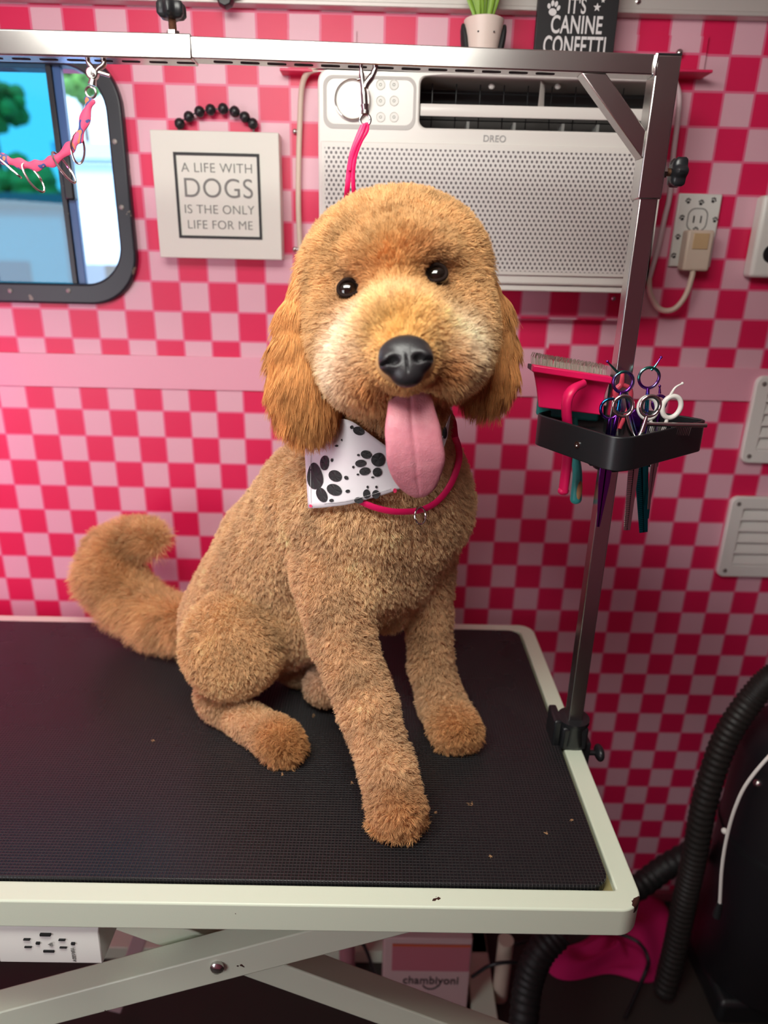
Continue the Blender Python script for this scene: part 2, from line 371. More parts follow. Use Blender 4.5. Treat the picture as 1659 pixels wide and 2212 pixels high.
def building(u0, u1, vt, y, d, m, label, mroof):
    a = X(u0, vt, y); b = X(u1, vt, y)
    t = thing('building', ((a[0]+b[0])/2, y+d/2, -.6), label, 'building')
    MB().box((a[0], y, -.6), (b[0], y+d, a[2])).build('wall', m, t, smooth=False)
    MB().box((a[0]-.2, y-.2, a[2]), (b[0]+.2, y+d+.2, a[2]+.25)).build('roof', mroof, t, smooth=False)
    for k in range(4):
        wx = a[0]+(b[0]-a[0])*(k+.5)/4; MB().box((wx-.4, y-.03, .4), (wx+.4, y, 1.3)).build('window', mat('house_glass', srgb(60, 80, 100), .2), t, smooth=False)
building(-900, 128, 425, 14, 5, mat('grey_siding', srgb(140, 150, 158), .8), 'low grey house across the street seen through the tinted left pane', mat('grey_roof', srgb(90, 95, 100), .8))
building(150, 420, 345, 12, 5, mat('pale_blue_siding', srgb(190, 205, 228), .8), 'pale blue house beyond the clear right pane of the window', mat('pale_roof', srgb(175, 190, 215), .8))
tree(*X(-25, 220, 22)[[0, 1]], X(-25, 220, 22)[2], .9, 'leafy tree outdoors high behind the tinted left window pane', 1)
tree(*X(70, 425, 21)[[0, 1]], X(70, 425, 21)[2], 1.1, 'low round green tree outdoors just above the roof of the grey house', 2)
tree(*X(170, 165, 24)[[0, 1]], X(170, 165, 24)[2], .8, 'tree crown outdoors at the top of the clear right pane', 3)
def car(u, v, y, col, label, L=3.6):
    p = X(u, v, y); zg = -.6; t = thing('car', (p[0], y, zg), label, 'car')
    prof = [(-L/2, .35), (-L/2, .75), (-L*.3, .85), (-L*.18, 1.3), (L*.22, 1.3), (L*.36, .85), (L/2, .75), (L/2, .35)]
    MB().prism([(p[0]+a, y, zg+b) for a, b in prof], (0, 1.6, 0)).build('body', mat('car_paint', col, .25), t, bevel=.08, seg=3)
    for s in (-.3, .3): MB().lathe((p[0]+s*L, y-.02, zg+.33), (0, 1, 0), [(.33, 0), (.33, .2)], 20).build('wheel', M_blackr, t)
    MB().prism([(p[0]+a, y-.01, zg+b) for a, b in [(-L*.26, .88), (-L*.17, 1.24), (L*.2, 1.24), (L*.3, .88)]], (0, .01, 0)).build('side_window', mat('car_glass', (.03, .05, .07), .1), t)
car(60, 560, 8, srgb(200, 205, 210), 'white car parked outdoors low behind the tinted left pane')
car(205, 575, 4.6, srgb(60, 110, 190), 'blue car parked outdoors low behind the clear right pane', 3.2)

# ------------------------------------------------------------------ grooming table
TZ = .80; tx0, tx1, ty0, ty1 = -.95, .302, -.709, -.083
tab = thing('grooming_table', (-.32, -.4, 0), 'white metal framed grooming table with black ribbed mat and scissor legs', 'table')
CORNER = (tx1+.32-.006, ty0+.4+.010, TZ-.002)
M_wmetal = mat('white_enamel', srgb(224, 234, 212), .38, build=white_b)
def slab_ring(outer, inner, z0, z1):
    mb = MB(); n = len(outer); vs = [(x, y, z) for z in (z1, z0) for pts in (outer, inner) for x, y in pts]; fs = []
    for i in range(n):
        j = (i+1) % n; fs += [(i, j, n+j, n+i), (2*n+i, 3*n+i, 3*n+j, 2*n+j), (i, 2*n+i, 2*n+j, j), (n+i, n+j, 3*n+j, 3*n+i)]
    return mb.add(vs, fs)
slab_ring(rrect(tx0, tx1, ty0, ty1, .028, 10), rrect(tx0+.024, tx1-.026, ty0+.026, ty1-.024, .003, 10), TZ-.039, TZ).build('table_frame', M_wmetal, tab, bevel=.0022, seg=3, smooth=True)
MB().prism([(x, y, TZ-.016) for x, y in rrect(tx0+.02, tx1-.02, ty0+.02, ty1-.02, .01, 3)], (0, 0, .006)).build('tray_panel', mat('yellowed_panel', srgb(150, 140, 95), .7), tab, smooth=False)
MB().prism([(x, y, TZ-.011) for x, y in rrect(tx0+.026, tx1-.031, ty0+.0275, ty1-.026, .022, 10)], (0, 0, .0145)).build('rubber_top', M_mat, tab, bevel=.0025, seg=3)
# scissor legs
def beam(name, a, b, w, h, m, parent):
    a = np.asarray(a); b = np.asarray(b); d = b-a; L = np.linalg.norm(d)/2; ax = d/(2*L); ay = np.array([0, 1, 0]); az = np.cross(ax, ay)
    return MB().obox((a+b)/2, ax*L, ay*w, az*h).build(name, m, parent, bevel=.002)
for yb in (-.63, -.16):
    k = 0 if yb < -.5 else -.02
    pa, pb = X(0, 2190, yb), X(690, 2008, yb)
    d = (pb-pa)/np.linalg.norm(pb-pa); e = .02
    a = pa-d*.75; b = pb+d*min((TZ-.065-pb[2])/d[2], (.13-pb[0])/d[0])
    a = a if a[2] > .03 else a+d*((.05-a[2])/d[2])
    beam('leg', a, b, .018, .0225, M_wmetal, tab)
    pc, pd = X(590, 2075, yb+.045), X(1000, 2225, yb+.045); d2 = (pd-pc)/np.linalg.norm(pd-pc)
    a2 = pc-d2*.25; a2 = a2 if a2[2] < TZ-.06 else a2+d2*(-(a2[2]-(TZ-.06))/d2[2]); b2 = pd; b2 = b2+d2*max(0, (b2[2]-.05)/-d2[2])
    beam('leg', a2, b2, .018, .0225, M_wmetal, tab)
    if yb < -.5:
        pv = X(470, 2088, yb-.019); MB().lathe(pv, (0, -1, 0), [(.009, -.001), (.009, .003), (.006, .006), (.002, .0065)], 16).build('pivot_bolt', M_steel, tab)
MB().box((tx0+.05, -.60, TZ-.075), (.16, -.57, TZ-.04)).box((tx0+.05, -.2, TZ-.075), (.16, -.17, TZ-.04)).build('cross_rail', M_wmetal, tab, bevel=.002)
# base rails on the floor
MB().box((-.9, -.66, 0), (.26, -.60, .035)).box((-.9, -.18, 0), (.26, -.12, .035)).box((-.9, -.66, 0), (-.85, -.12, .035)).box((.21, -.66, 0), (.26, -.12, .035)).build('base', M_wmetal, tab, bevel=.002)
def strut_px(u0, v0, u1, v1, y, w): return X(u0, v0, y), X(u1, v1, y)
a, b = X(300, 2030, -.3), X(262, 2140, -.3); d = (b-a); beam('support_tube', a-d*.2, a+d*(a[2]-.03)/-d[2] if d[2] < 0 else b, .014, .014, mat('pale_tube', srgb(200, 170, 175), .5), tab)
# outlet box under the front edge
pl = [X(0, 2010, -.700), X(206, 2010, -.700), X(218, 2082, -.706), X(10, 2080, -.706)]
ub = thing('outlet_box', (pl[0]+pl[2])/2*np.array([1, 1, 0])+np.array([0, 0, pl[2][2]]), 'white power outlet box with two sockets and two USB ports under the table edge', 'outlet')
x0, x1 = -.421, -.304; zt, zb = TZ-.04, pl[2][2]
MB().prism([(x0, -.696, zt), (x0, -.704, zt-.012), (x0, -.706, zb), (x0, -.66, zb), (x0, -.66, zt)], (x1-x0, 0, 0)).build('box_body', M_wplas, ub, bevel=.0015)
def slot(u, v, wpx, hpx, name):
    p = X(u, v, -.7065); k = pxm(p); MB().box((p[0]-wpx*k/2, -.7066, p[2]-hpx*k/2), (p[0]+wpx*k/2, -.703, p[2]+hpx*k/2)).build(name, M_hole_shade, ub, smooth=False)
for u, v, ww, hh, n in ((97, 2021, 23, 5, 'usb_port'), (105, 2056, 23, 5, 'usb_port'), (57, 2031, 14, 2.6, 'socket_slot'), (60, 2047, 15, 2.6, 'socket_slot'), (133, 2032, 14, 2.6, 'socket_slot'), (136, 2048, 15, 2.6, 'socket_slot'), (81, 2039, 8, 5, 'ground_hole'), (157, 2040, 8, 5, 'ground_hole')): slot(u, v, ww, hh, n)
p = X(104, 2040, -.7062); text('Ψ', 'usb_mark', .007, p, (0, 0, -1), (1, 0, 0), M_grey, ub)
p = X(155, 2062, -.7062); text('15A125V', 'rating_text', .0055, p, (0, 0, -1), (1, 0, 0), M_grey, ub)

# ------------------------------------------------------------------ grooming arm
PX, PY = .2885, -.43
arm = thing('grooming_post', (PX, PY, TZ), 'steel L-shaped grooming arm clamped to the right table edge', 'grooming arm')
h = .0128
zj = X(1400, 432, PY)[2]
MB().box((PX-h, PY-h, zj), (PX+h, PY+h, 1.6645)).build('upper_post', M_steel, arm, bevel=.0015, seg=3)
MB().box((PX-h*.8, PY-h*.8, TZ-.03), (PX+h*.8, PY+h*.8, zj+.05)).build('lower_post', M_steel, arm, bevel=.0015, seg=3)
MB().box((PX-h*.98, PY-h*.98, 1.6645), (PX+h*.98, PY+h*.98, 1.666)).build('end_cap', M_black, arm)
bz0, bz1 = 1.6497, 1.6725
BZ = lambda x: 1.6515-(x+.195)*.0098
xs = X(420, 100, PY)[0]
MB().prism([(PX-h, PY-.0115, BZ(PX-h)), (PX-h, PY-.0115, BZ(PX-h)+.0185), (xs-.03, PY-.0115, BZ(xs-.03)+.0195), (xs-.03, PY-.0115, BZ(xs-.03))], (0, .023, 0)).build('bar', M_steel, arm, bevel=.0012, seg=3)
MB().box((-1.0, PY-.0142, bz0), (xs, PY+.0142, bz1)).build('bar_sleeve', M_steel, arm, bevel=.0015, seg=3)
# brace
q0 = X(1252, 158, PY-.002); q1 = X(1395, 345, PY-.002); q2 = X(1398, 285, PY-.002); q3 = X(1305, 160, PY-.002)
br = [(q0[0], PY-.01, BZ(q0[0])), (PX-h, PY-.01, q1[2]), (PX-h, PY-.01, q2[2]), (q3[0], PY-.01, BZ(q3[0]))]
MB().prism(br, (0, .02, 0)).build('brace', M_steel, arm, bevel=.001)
MB().tube([(PX-h, PY-.0115, 1.646), (PX-h-.001, PY-.0122, 1.655), (PX-h, PY-.0115, 1.665)], .0024, 8).build('weld_bead', M_chrome, arm)
# slots in the underside: flat dark discs painted for the shade inside them
k = 0; u = 12
for i in range(8): 
    xx = -.41+.0285*i; MB().prism([(xx+a, PY+b, bz0-.0004) for a, b in rrect(-.0095, .0095, -.0028, .0028, .0027, 5)], (0, 0, .0006)).build('slot', M_hole_shade, arm, smooth=False)
for u in range(482, 1180, 58):
    xx = X(u, 130+(u-480)*.036, PY)[0]; MB().prism([(xx+a, PY+b, BZ(xx)-.0005) for a, b in rrect(-.010, .010, -.003, .003, .0029, 5)], (0, 0, .0006)).build('slot', M_hole_shade, arm, smooth=False)
def knob(c, axis, r, rod, parent):
    c = np.asarray(c, float); a = np.asarray(axis, float); u = np.array([0, 1, 0.]); w = np.cross(a, u)
    MB().lathe(c, a, [(.0065, 0), (.0065, .005)], 6).build('nut', M_steel, parent, smooth=False)
    prof = []
    for i in range(int(rod/.0012)): prof += [(.0036, .005+i*.0012), (.0042, .0056+i*.0012)]
    MB().lathe(c, a, prof, 14).build('threaded_rod', M_rust, parent)
    kb = MB(); n = 42
    rs = [r*(1+.13*math.cos(6*2*PI*j/n)) for j in range(n)]; vs = []
    for f, hh in ((.55, rod), (.8, rod+.001), (1, rod+.004), (1, rod+.012), (.9, rod+.0145), (.5, rod+.0148)):
        vs += [c+a*hh+(u*math.cos(2*PI*j/n)+w*math.sin(2*PI*j/n))*rs[j]*f for j in range(n)]
    fs = [(i*n+j, i*n+(j+1) % n, (i+1)*n+(j+1) % n, (i+1)*n+j) for i in range(5) for j in range(n)]+[tuple(range(n))[::-1], tuple(range(5*n, 6*n))]
    kb.add(vs, fs).build('knob', M_black, parent)
kx = X(373, 60, PY)[0]
knob((kx, PY, bz1), (0, 0, 1), .0135, .015, arm)
knob((PX+h, PY, X(1440, 372, PY)[2]), (1, 0, 0), .0145, .010, arm)
# clamp at the table edge
cl = MB(); cl.box((PX-.019, PY-.019, TZ-.0), (PX+.019, PY+.019, TZ+.038)); 
cl.build('clamp', M_black, arm, bevel=.004, seg=3)
MB().lathe((PX, PY, TZ+.002), (0, 0, 1), [(.019, 0), (.022, .006), (.021, .034), (.023, .037), (.023, .043), (.015, .044)], 24).build('clamp_collar', M_black, arm)
MB().box((PX-.03, PY-.012, TZ), (PX-.018, PY+.03, TZ+.045)).build('clamp_jaw', M_black, arm, bevel=.003)
MB().box((tx1+.001, PY-.015, TZ-.07), (tx1+.013, PY+.015, TZ+.01)).build('clamp_plate', M_black, arm, bevel=.002)
MB().tube([(tx1+.01, PY-.01, TZ-.01), (tx1+.024, PY-.01, TZ-.01)], .004).ball((tx1+.027, PY-.012, TZ-.008), (.007, .015, .011)).build('clamp_screw', M_black, arm)
# ------------------------------------------------------------------ loops hanging from the bar
def curve(pts, n=8):
    P = [np.asarray(p, float) for p in pts]; P = [2*P[0]-P[1]]+P+[2*P[-1]-P[-2]]; out = []
    for i in range(1, len(P)-2):
        for k in range(n):
            t = k/n; a, b, c, d = P[i-1:i+3]
            out.append(.5*((2*b)+(c-a)*t+(2*a-5*b+4*c-d)*t*t+(3*b-3*c+d-a)*t**3))
    out.append(P[-2]); return out
def C(pts, y, n=8): return curve([X(u, v, y) for u, v in pts], n)
lp2 = thing('ring_loop_strap', X(205, 150, PY), 'pink patterned strap with metal rings hanging from the bar at the left', 'grooming loop')
y = PY-.004
MB().tube(C([(190, 128), (191, 136), (200, 148), (202, 160)], y, 5), [.0022+.0012*i/15 for i in range(16)]).tube(C([(224, 130), (224, 140), (214, 148), (206, 158)], y, 5), .0028).build('snap_jaw', M_steel, lp2)
MB().lathe(X(202, 160, y+.003), (0, -1, 0), [(.0062, 0), (.0062, .005), (.005, .006)], 18).tube([X(213, 156, y), X(237, 163, y)], .002).build('snap_body', M_steel, lp2)
MB().lathe(X(200, 160, y-.004), (0, -1, 0), [(.002, 0), (.0016, .0012)], 10).build('rivet', M_chrome, lp2)
MB().tube([X(201, 172, y), X(199, 184, y)], [.0036, .0045]).ring(X(196, 199, y), (1, 0, 0), (0, 0, 1), .0052, .0013).build('swivel', M_steel, lp2)
def strapmat(t, b):
    n = NOISE(t, 55, 2); r = N(t, 'ShaderNodeValToRGB'); t.links.new(n, r.inputs[0]); r.color_ramp.interpolation = 'CONSTANT'
    r.color_ramp.elements[0].color = (*srgb(205, 70, 110), 1); r.color_ramp.elements[1].position = .56; r.color_ramp.elements[1].color = (*srgb(60, 70, 130), 1)
    e = r.color_ramp.elements.new(.62); e.color = (*srgb(220, 120, 80), 1); e = r.color_ramp.elements.new(.68); e.color = (*srgb(215, 90, 130), 1); t.links.new(r.outputs[0], b.inputs['Base Color'])
M_pat = mat('patterned_strap', rough=.5, build=strapmat)
pts = C([(195, 212), (192, 228), (182, 262), (172, 292), (163, 306), (148, 322), (120, 345), (98, 353), (75, 358), (52, 355), (28, 350), (5, 342), (-30, 320), (-60, 270), (-70, 200), (-72, 140)], y, 6)
MB().tube(pts, [(.0022, .0048+.0014*math.sin(i*.7)) for i in range(len(pts))], 10, flat=(0, 1, 0)).build('strap', M_pat, lp2)
for u, v, ru, rv, tilt in ((168, 320, 12, 30, -.05), (138, 362, 14, 32, .5), (72, 384, 15, 29, .4), (20, 362, 12, 26, .85)):
    c = X(u, v, y); k = pxm(c); ax = np.array([math.cos(tilt), .5, -math.sin(tilt)]); az = np.array([math.sin(tilt)*-1, .1, -math.cos(tilt)]); az = np.array([math.sin(tilt), 0, -math.cos(tilt)])
    pp = [c+ax*ru*k*math.cos(a)+az*rv*k*math.sin(a) for a in np.linspace(0, 2*PI, 28, endpoint=False)]
    MB().tube(pp, .0012, 8, closed=True).build('ring', M_chrome, lp2)
# hot pink noose (its neck loop is made with the dog)
ns = thing('grooming_noose', X(790, 150, PY), 'hot pink grooming noose clipped to the bar and looped round the dog neck', 'grooming loop')
y = PY-.003
MB().tube(C([(780, 143), (781, 160), (786, 200), (788, 228)], y, 5), [.0021]*5+[.0028]*5+[.0034]*6).tube(C([(811, 144), (810, 150), (803, 165), (792, 180), (788, 190)], y, 5), [.003]*10+[.0036]*11).build('snap_hook', M_steel, ns)
MB().tube([X(772, 172, y), X(779, 171, y)], .0015).build('hook_thumb', M_steel, ns)
MB().tube([X(788, 226, y), X(789, 238, y)], [.0046, .0036]).tube([X(789, 238, y), X(789, 246, y)], .0042).ring(X(789, 259, y), (1, 0, 0), (0, 0, 1), .0055, .0014).build('swivel', M_steel, ns)
def strapw(pts, w, t, m, name, parent, flat): return MB().tube(pts, [(t, w) for _ in pts], 10, flat=flat).build(name, m, parent)
sp = lambda a: curve([X(*q) for q in a], 7)
s1 = sp([(786, 268, y), (772, 300, y-.002), (760, 335, y-.002), (754, 370, y), (750, 410, y+.004), (746, 450, y+.03), (742, 520, y+.07)])
s2 = sp([(793, 266, y), (792, 282, y-.003), (779, 305, y-.005), (768, 335, y-.004), (763, 370, y-.002), (764, 410, y+.004), (768, 435, y+.02), (775, 480, y+.06)])
s3 = sp([(789, 268, y-.003), (781, 290, y-.006), (768, 318, y-.006), (760, 345, y-.004), (756, 368, y-.003)])
strapw(s1, .0030, .0013, M_bio, 'strap', ns, (0, 1, 0)); strapw(s2, .0024, .0013, M_bio, 'strap', ns, (0, 1, 0)); strapw(s3, .0020, .0012, M_bio, 'strap_keeper', ns, (0, 1, 0))

# ------------------------------------------------------------------ air conditioner
AY = -.12; ac = thing('air_conditioner', (.16, AY/2, 1.43), 'white window air conditioner with perforated front grille mounted on the checkered wall', 'air conditioner')
ax0, ax1, az0, az1 = -.101, .418, 1.430, 1.720
vx0, vx1, vz0, vz1 = X(908, 200, AY)[0], .411, X(1100, 280, AY)[2], X(1100, 168, AY)[2]
cas = MB()      # front plate with an opening
oc = rrect(ax0, ax1, az0, az1, .02, 8); ic = rrect(vx0, vx1, vz0, vz1, .011, 8)
frame_xz(oc, ic, AY, AY+.012, cas)
n = len(oc); cas.add([(x, AY+.012, z) for x, z in oc]+[(x, -.004, z) for x, z in oc], [(i, (i+1) % n, n+(i+1) % n, n+i) for i in range(n)]+[tuple(range(n, 2*n))])
cas.build('casing', M_wgloss, ac, bevel=.004, seg=3)
def grille_b(t, b):
    tc = N(t, 'ShaderNodeTexCoord').outputs['Object']; sp = N(t, 'ShaderNodeSeparateXYZ'); t.links.new(tc, sp.inputs[0])
    px, pz = .0072, .0062
    def dots(ox, oz):
        fx = MTH(t, 'SUBTRACT', MTH(t, 'FRACT', MTH(t, 'ADD', MTH(t, 'MULTIPLY', sp.outputs[0], 1/px), ox)), .5)
        fz = MTH(t, 'SUBTRACT', MTH(t, 'FRACT', MTH(t, 'ADD', MTH(t, 'MULTIPLY', sp.outputs[2], 1/(2*pz)), oz)), .5)
        return MTH(t, 'SQRT', MTH(t, 'ADD', MTH(t, 'POWER', fx, 2), MTH(t, 'POWER', MTH(t, 'MULTIPLY', fz, 1.45), 2)))
    d = MTH(t, 'MINIMUM', dots(0, 0), dots(.5, .5)); f = MTH(t, 'LESS_THAN', d, .25)
    t.links.new(MIX(t, f, srgb(222, 218, 214), srgb(105, 98, 100)), b.inputs['Base Color'])
gz1 = X(1000, 325, AY)[2]; gz0 = X(1200, 588, AY)[2]
MB().box((ax0+.004, AY-.004, gz0-.006), (ax1-.006, AY, gz1+.008)).build('front_panel', M_wgloss, ac, bevel=.003, seg=3)
MB().box((ax0+.010, AY-.0046, gz0), (ax1-.012, AY-.002, gz1)).build('grille', mat('perforated_grille', rough=.4, build=grille_b), ac, smooth=False)
# inside the outlet
vh = MB(); vh.box((vx0-.004, -.03, vz0-.004), (vx1+.003, -.028, vz1+.004)); vh.box((vx0-.004, AY+.012, vz0-.006), (vx1+.003, -.028, vz0-.004)); vh.box((vx0-.006, AY+.012, vz0-.006), (vx0-.004, -.028, vz1+.006))
vh.build('duct', mat('dark_duct', srgb(60, 56, 54), .7), ac, smooth=False)
MB().box((vx0-.004, AY+.012, vz1+.001), (vx1+.003, -.03, vz1+.004)).build('duct_top', mat('duct_grey', srgb(170, 160, 152), .6), ac, smooth=False)
gw = MB()
for i in range(4): zz = vz0+.006+i*.012; gw.tube([(vx0, -.075, zz+.012), (vx1, -.075, zz+.012)], .0008, 6)
for i in range(10): xx = vx0+.02+i*.036; gw.tube([(xx, -.075, vz0), (xx, -.075, vz1)], .0008, 6)
gw.build('wire_guard', M_black, ac)
za = X(1000, 241, AY+.01)[2]
MB().prism([(vx0+.001, AY+.004+a, za+b) for a, b in ((0, -.008), (-.002, 0), (0, .008), (.012, .0095), (.016, .006), (.008, -.006))], (vx1-vx0-.002, 0, 0)).build('louver', M_wgloss, ac, bevel=.001)
p = X(1168, 200, AY+.02); MB().prism([(p[0]-.003, AY+.012, vz1), (p[0]+.004, AY+.03, vz1), (p[0]+.002, AY+.012, za+.006), (p[0]-.004, AY+.012, za+.006)], (.004, .004, 0)).build('louver_fin', M_wgloss, ac)
for u in (1062, 1205): p = X(u, 187, AY+.03); MB().ball(p, (.005, .004, .004), 10).build('louver_pin', M_wgloss, ac)
for u in (1010, 1110, 1215, 1290): p = X(u, 270, AY+.02); MB().box((p[0]-.002, AY+.015, vz0-.004), (p[0]+.002, AY+.04, vz0+.012)).build('guide_vane', M_grey, ac, smooth=False)
# control panel
frame_xz(rrect(ax0+.008, vx0-.006, vz0-.004, az1-.010, .014, 8), rrect(ax0+.013, vx0-.010, vz0+.002, az1-.014, .012, 8), AY-.0008, AY+.001).build('panel_groove', mat('shadow_grey', srgb(190, 186, 182), .5), ac, smooth=False)
kc = X(762, 217, AY); MB().lathe((kc[0], AY+.001, kc[2]), (0, -1, 0), [(.0262, 0), (.0262, .006), (.0245, .0075), (.0235, .005), (.001, .005)], 40).build('dial', M_wgloss, ac)
MB().ring((kc[0], AY-.007, kc[2]), (1, 0, 0), (0, 0, 1), .0254, .0009, 48).build('dial_ring', M_chrome, ac)
for u in (822, 851):
    for v in (183, 218, 253):
        p = X(u, v, AY); o = MB().lathe((p[0], AY+.0005, p[2]), (0, -1, 0), [(.0068, 0), (.0068, .0012), (.0062, .0016), (.0055, .001), (.0005, .001)], 24).build('button', M_wplas, ac)
        MB().ring((p[0], AY-.0006, p[2]), (1, 0, 0), (0, 0, 1), .0017, .0003, 12, 6).build('button_mark', M_grey, o)
p = X(1068, 300, AY); 
text('DREO', 'logo', .0125, (p[0], AY-.0005, p[2]-.004), (1, 0, 0), (0, 0, 1), mat('pale_grey_ink', srgb(165, 163, 162), .6), ac, bold=.00015)
MB().box((ax0+.02, AY+.006, az0-.010), (ax1-.004, -.02, az0)).build('base_pan', M_wgloss, ac, bevel=.002)
# AC cord, left run and right run
def cable(name, pts, r, m, label, cat, par=None):
    mb = MB().tube(pts, r, 10); return tag(mb.build(name, m), label, cat)
cc = curve([X(686, 148, -.03), X(664, 158, -.02), X(652, 190, -.012), X(648, 260, -.009), X(645, 360, -.009), X(645, 460, -.009), X(650, 560, -.009)], 7)
lc = tag(MB().tube(cc, .0046, 12).build('air_conditioner_cable', M_cream), 'cream cable running down the wall left of the air conditioner', 'cable')
for v in (284, 538):
    p = X(637, v, -.004); MB().ball(p, .0042, 10).tube([p, X(650, v, -.006)], .0025).build('cable_clip', M_steel, lc)
pc = thing('power_cord', X(1500, 590, -.02), 'cream power cord looping from behind the post up to the wall plug', 'power cord')
MB().tube(curve([X(1455, 170, -.02), X(1467, 205, -.02), X(1464, 260, -.02), X(1455, 330, -.02), X(1447, 420, -.02), X(1436, 470, -.02), X(1420, 540, -.02), X(1402, 604, -.018)], 8), .0042).build('braided_section', mat('braided_sleeve', srgb(215, 190, 195), .6), pc)
MB().tube(curve([X(1402, 600, -.018), X(1405, 635, -.02), X(1425, 667, -.025), X(1455, 668, -.03), X(1480, 640, -.03), X(1494, 600, -.03), X(1497, 580, -.03)], 8), .0046).build('cord', M_cream, pc)
q = [X(1487, 496, -.035), X(1545, 500, -.035), X(1532, 590, -.035), X(1474, 585, -.035)]
MB().box((q[0][0]+.001, -.036, q[3][2]), (q[1][0], -.009, q[0][2])).build('plug_body', M_cream, pc, bevel=.004, seg=3)
pcx = (q[0][0]+q[1][0])/2
MB().box((pcx-.012, -.0375, q[0][2]-.030), (pcx+.014, -.035, q[0][2]-.005)).build('reset_window', mat('amber_plastic', srgb(200, 170, 130), .4), pc, bevel=.001)
# outlet plate with paw prints
a, b = X(1468, 421, -.008), X(1540, 590, -.008)
ox0, ox1, oz0, oz1 = .491, .563, 1.462, 1.577
op = thing('outlet_plate', ((ox0+ox1)/2, -.004, oz0), 'white wall outlet plate printed with small black paw prints right of the post', 'outlet')
MB().box((ox0, -.007, oz0), (ox1, 0, oz1)).build('plate', M_wplas, op, bevel=.002)
frame_xz(rrect((ox0+ox1)/2-.017, (ox0+ox1)/2+.017, oz1-.058, oz1-.022, .012, 6), rrect((ox0+ox1)/2-.0155, (ox0+ox1)/2+.0155, oz1-.0565, oz1-.0235, .011, 6), -.0078, -.006).build('receptacle', M_grey, op, smooth=False)
for dx in (-.006, .006): MB().box(((ox0+ox1)/2+dx-.001, -.0078, oz1-.045), ((ox0+ox1)/2+dx+.001, -.006, oz1-.034)).build('socket_slot', M_hole_shade, op, smooth=False)
def paw2d(cx, cz, s, rot=0, claws=False):      # list of ellipses (x,z,rx,rz,ang)
    L = [(0, -.25, .42, .33, 0), (-.5, .2, .17, .25, .35), (-.18, .5, .17, .27, .1), (.2, .5, .17, .27, -.1), (.52, .2, .17, .25, -.35)]
    out = []
    for x, z, rx, rz, an in L:
        out.append((cx+s*(x*math.cos(rot)-z*math.sin(rot)), cz+s*(x*math.sin(rot)+z*math.cos(rot)), rx*s, rz*s, an+rot))
    return out
def ell(mb, x, z, rx, rz, an, y, n=14, mi=0):
    pts = [(x+rx*math.cos(t)*math.cos(an)-rz*math.sin(t)*math.sin(an), y, z+rx*math.cos(t)*math.sin(an)+rz*math.sin(t)*math.cos(an)) for t in np.linspace(0, 2*PI, n, endpoint=False)]
    mb.prism(pts, (0, -.0003, 0), mi)
for dx, dz, rt in ((-.02, -.012, .3), (.002, -.014, -.2), (.022, -.010, -.5), (-.026, -.038, .4), (.030, -.040, -.2), (-.028, -.068, .1), (-.03, -.098, .5), (.0, -.056, 0)):
    mb = MB()
    for e in paw2d((ox0+ox1)/2+dx, oz1+dz, .0068, rt): ell(mb, *e, -.0071, 10)
    mb.build('paw_print', M_ink, op, smooth=False)
# white box at the right edge
wx = X(1632, 520, -.03)[0]; p0, p1 = X(1648, 420, -.03), X(1625, 605, -.03)
dv = thing('wall_box', (wx+.06, -.015, p1[2]), 'white rounded device with a black round port cut by the right edge', 'wall device')
MB().box((wx+.002, -.03, p1[2]+.004), (wx+.12, 0, p0[2])).build('housing', M_wplas, dv, bevel=.007, seg=4)
p = X(1668, 548, -.031); MB().lathe((p[0], -.030, p[2]), (0, -1, 0), [(.015, 0), (.015, .002), (.011, .0025)], 24).build('port', M_black, dv)
# louvred vent covers
def vent(name, x0, z0, z1, label, wd=.17):
    t = thing(name, (x0+wd/2, -.005, z0), label, 'vent cover', 'white louvred vent covers on the right')
    frame_xz(rrect(x0, x0+wd, z0, z1, .014, 6), rrect(x0+.027, x0+wd-.027, z0+.027, z1-.025, .003, 6), -.012, 0).build('cover_frame', M_wplas, t, bevel=.003, seg=3)
    lv = MB(); nz = 5; hh = (z1-z0-.052)/nz
    for i in range(nz):
        zz = z0+.027+i*hh; lv.prism([(x0+.025, -.004, zz+hh), (x0+.025, -.012, zz+.004), (x0+.025, -.012, zz), (x0+.025, -.003, zz)], (wd-.05, 0, 0))
    lv.build('louvres', M_wplas, t, bevel=.0015)
    for xx, zz in ((x0+.014, z0+.014), (x0+.014, z1-.014), (x0+wd-.014, z0+.014), (x0+wd-.014, z1-.014)):
        MB().lathe((xx, -.012, zz), (0, -1, 0), [(.0042, 0), (.0042, .0012), (.002, .0018)], 12).build('screw', M_dull, t)
a = .686
vent('vent_cover', a-.004, X(1605, 1000, -.01)[2], X(1640, 812, -.01)[2], 'upper white louvred vent cover on the wall, right of the tool tray')
vent('vent_cover', a-.004, X(1550, 1245, -.01)[2], X(1590, 1073, -.01)[2], 'lower white louvred vent cover on the wall at the right edge')

# ------------------------------------------------------------------ wall sign
sx0, sx1, sz0, sz1 = -.3765, -.1715, 1.458, 1.6485; SY = -.032
sg = thing('wall_sign', ((sx0+sx1)/2, SY/2, sz0), 'square white wooden sign reading A LIFE WITH DOGS with black beads on top', 'sign')
M_signw = mat('white_painted_wood', srgb(222, 222, 212), .55)
MB().box((sx0, SY, sz0), (sx1, 0, sz1)).build('sign_board', M_signw, sg, bevel=.0015)
ix0, ix1 = -.3415, -.2035; iz1 = X(450, 330, SY)[2]; iz0 = X(480, 516, SY)[2]; tw = .0042
frame_xz([(ix0, iz0), (ix1, iz0), (ix1, iz1), (ix0, iz1)], [(ix0+tw, iz0+tw), (ix1-tw, iz0+tw), (ix1-tw, iz1-tw), (ix0+tw, iz1-tw)], SY-.0012, SY+.001).build('black_border', M_ink, sg, smooth=False)
mx = (ix0+ix1)/2
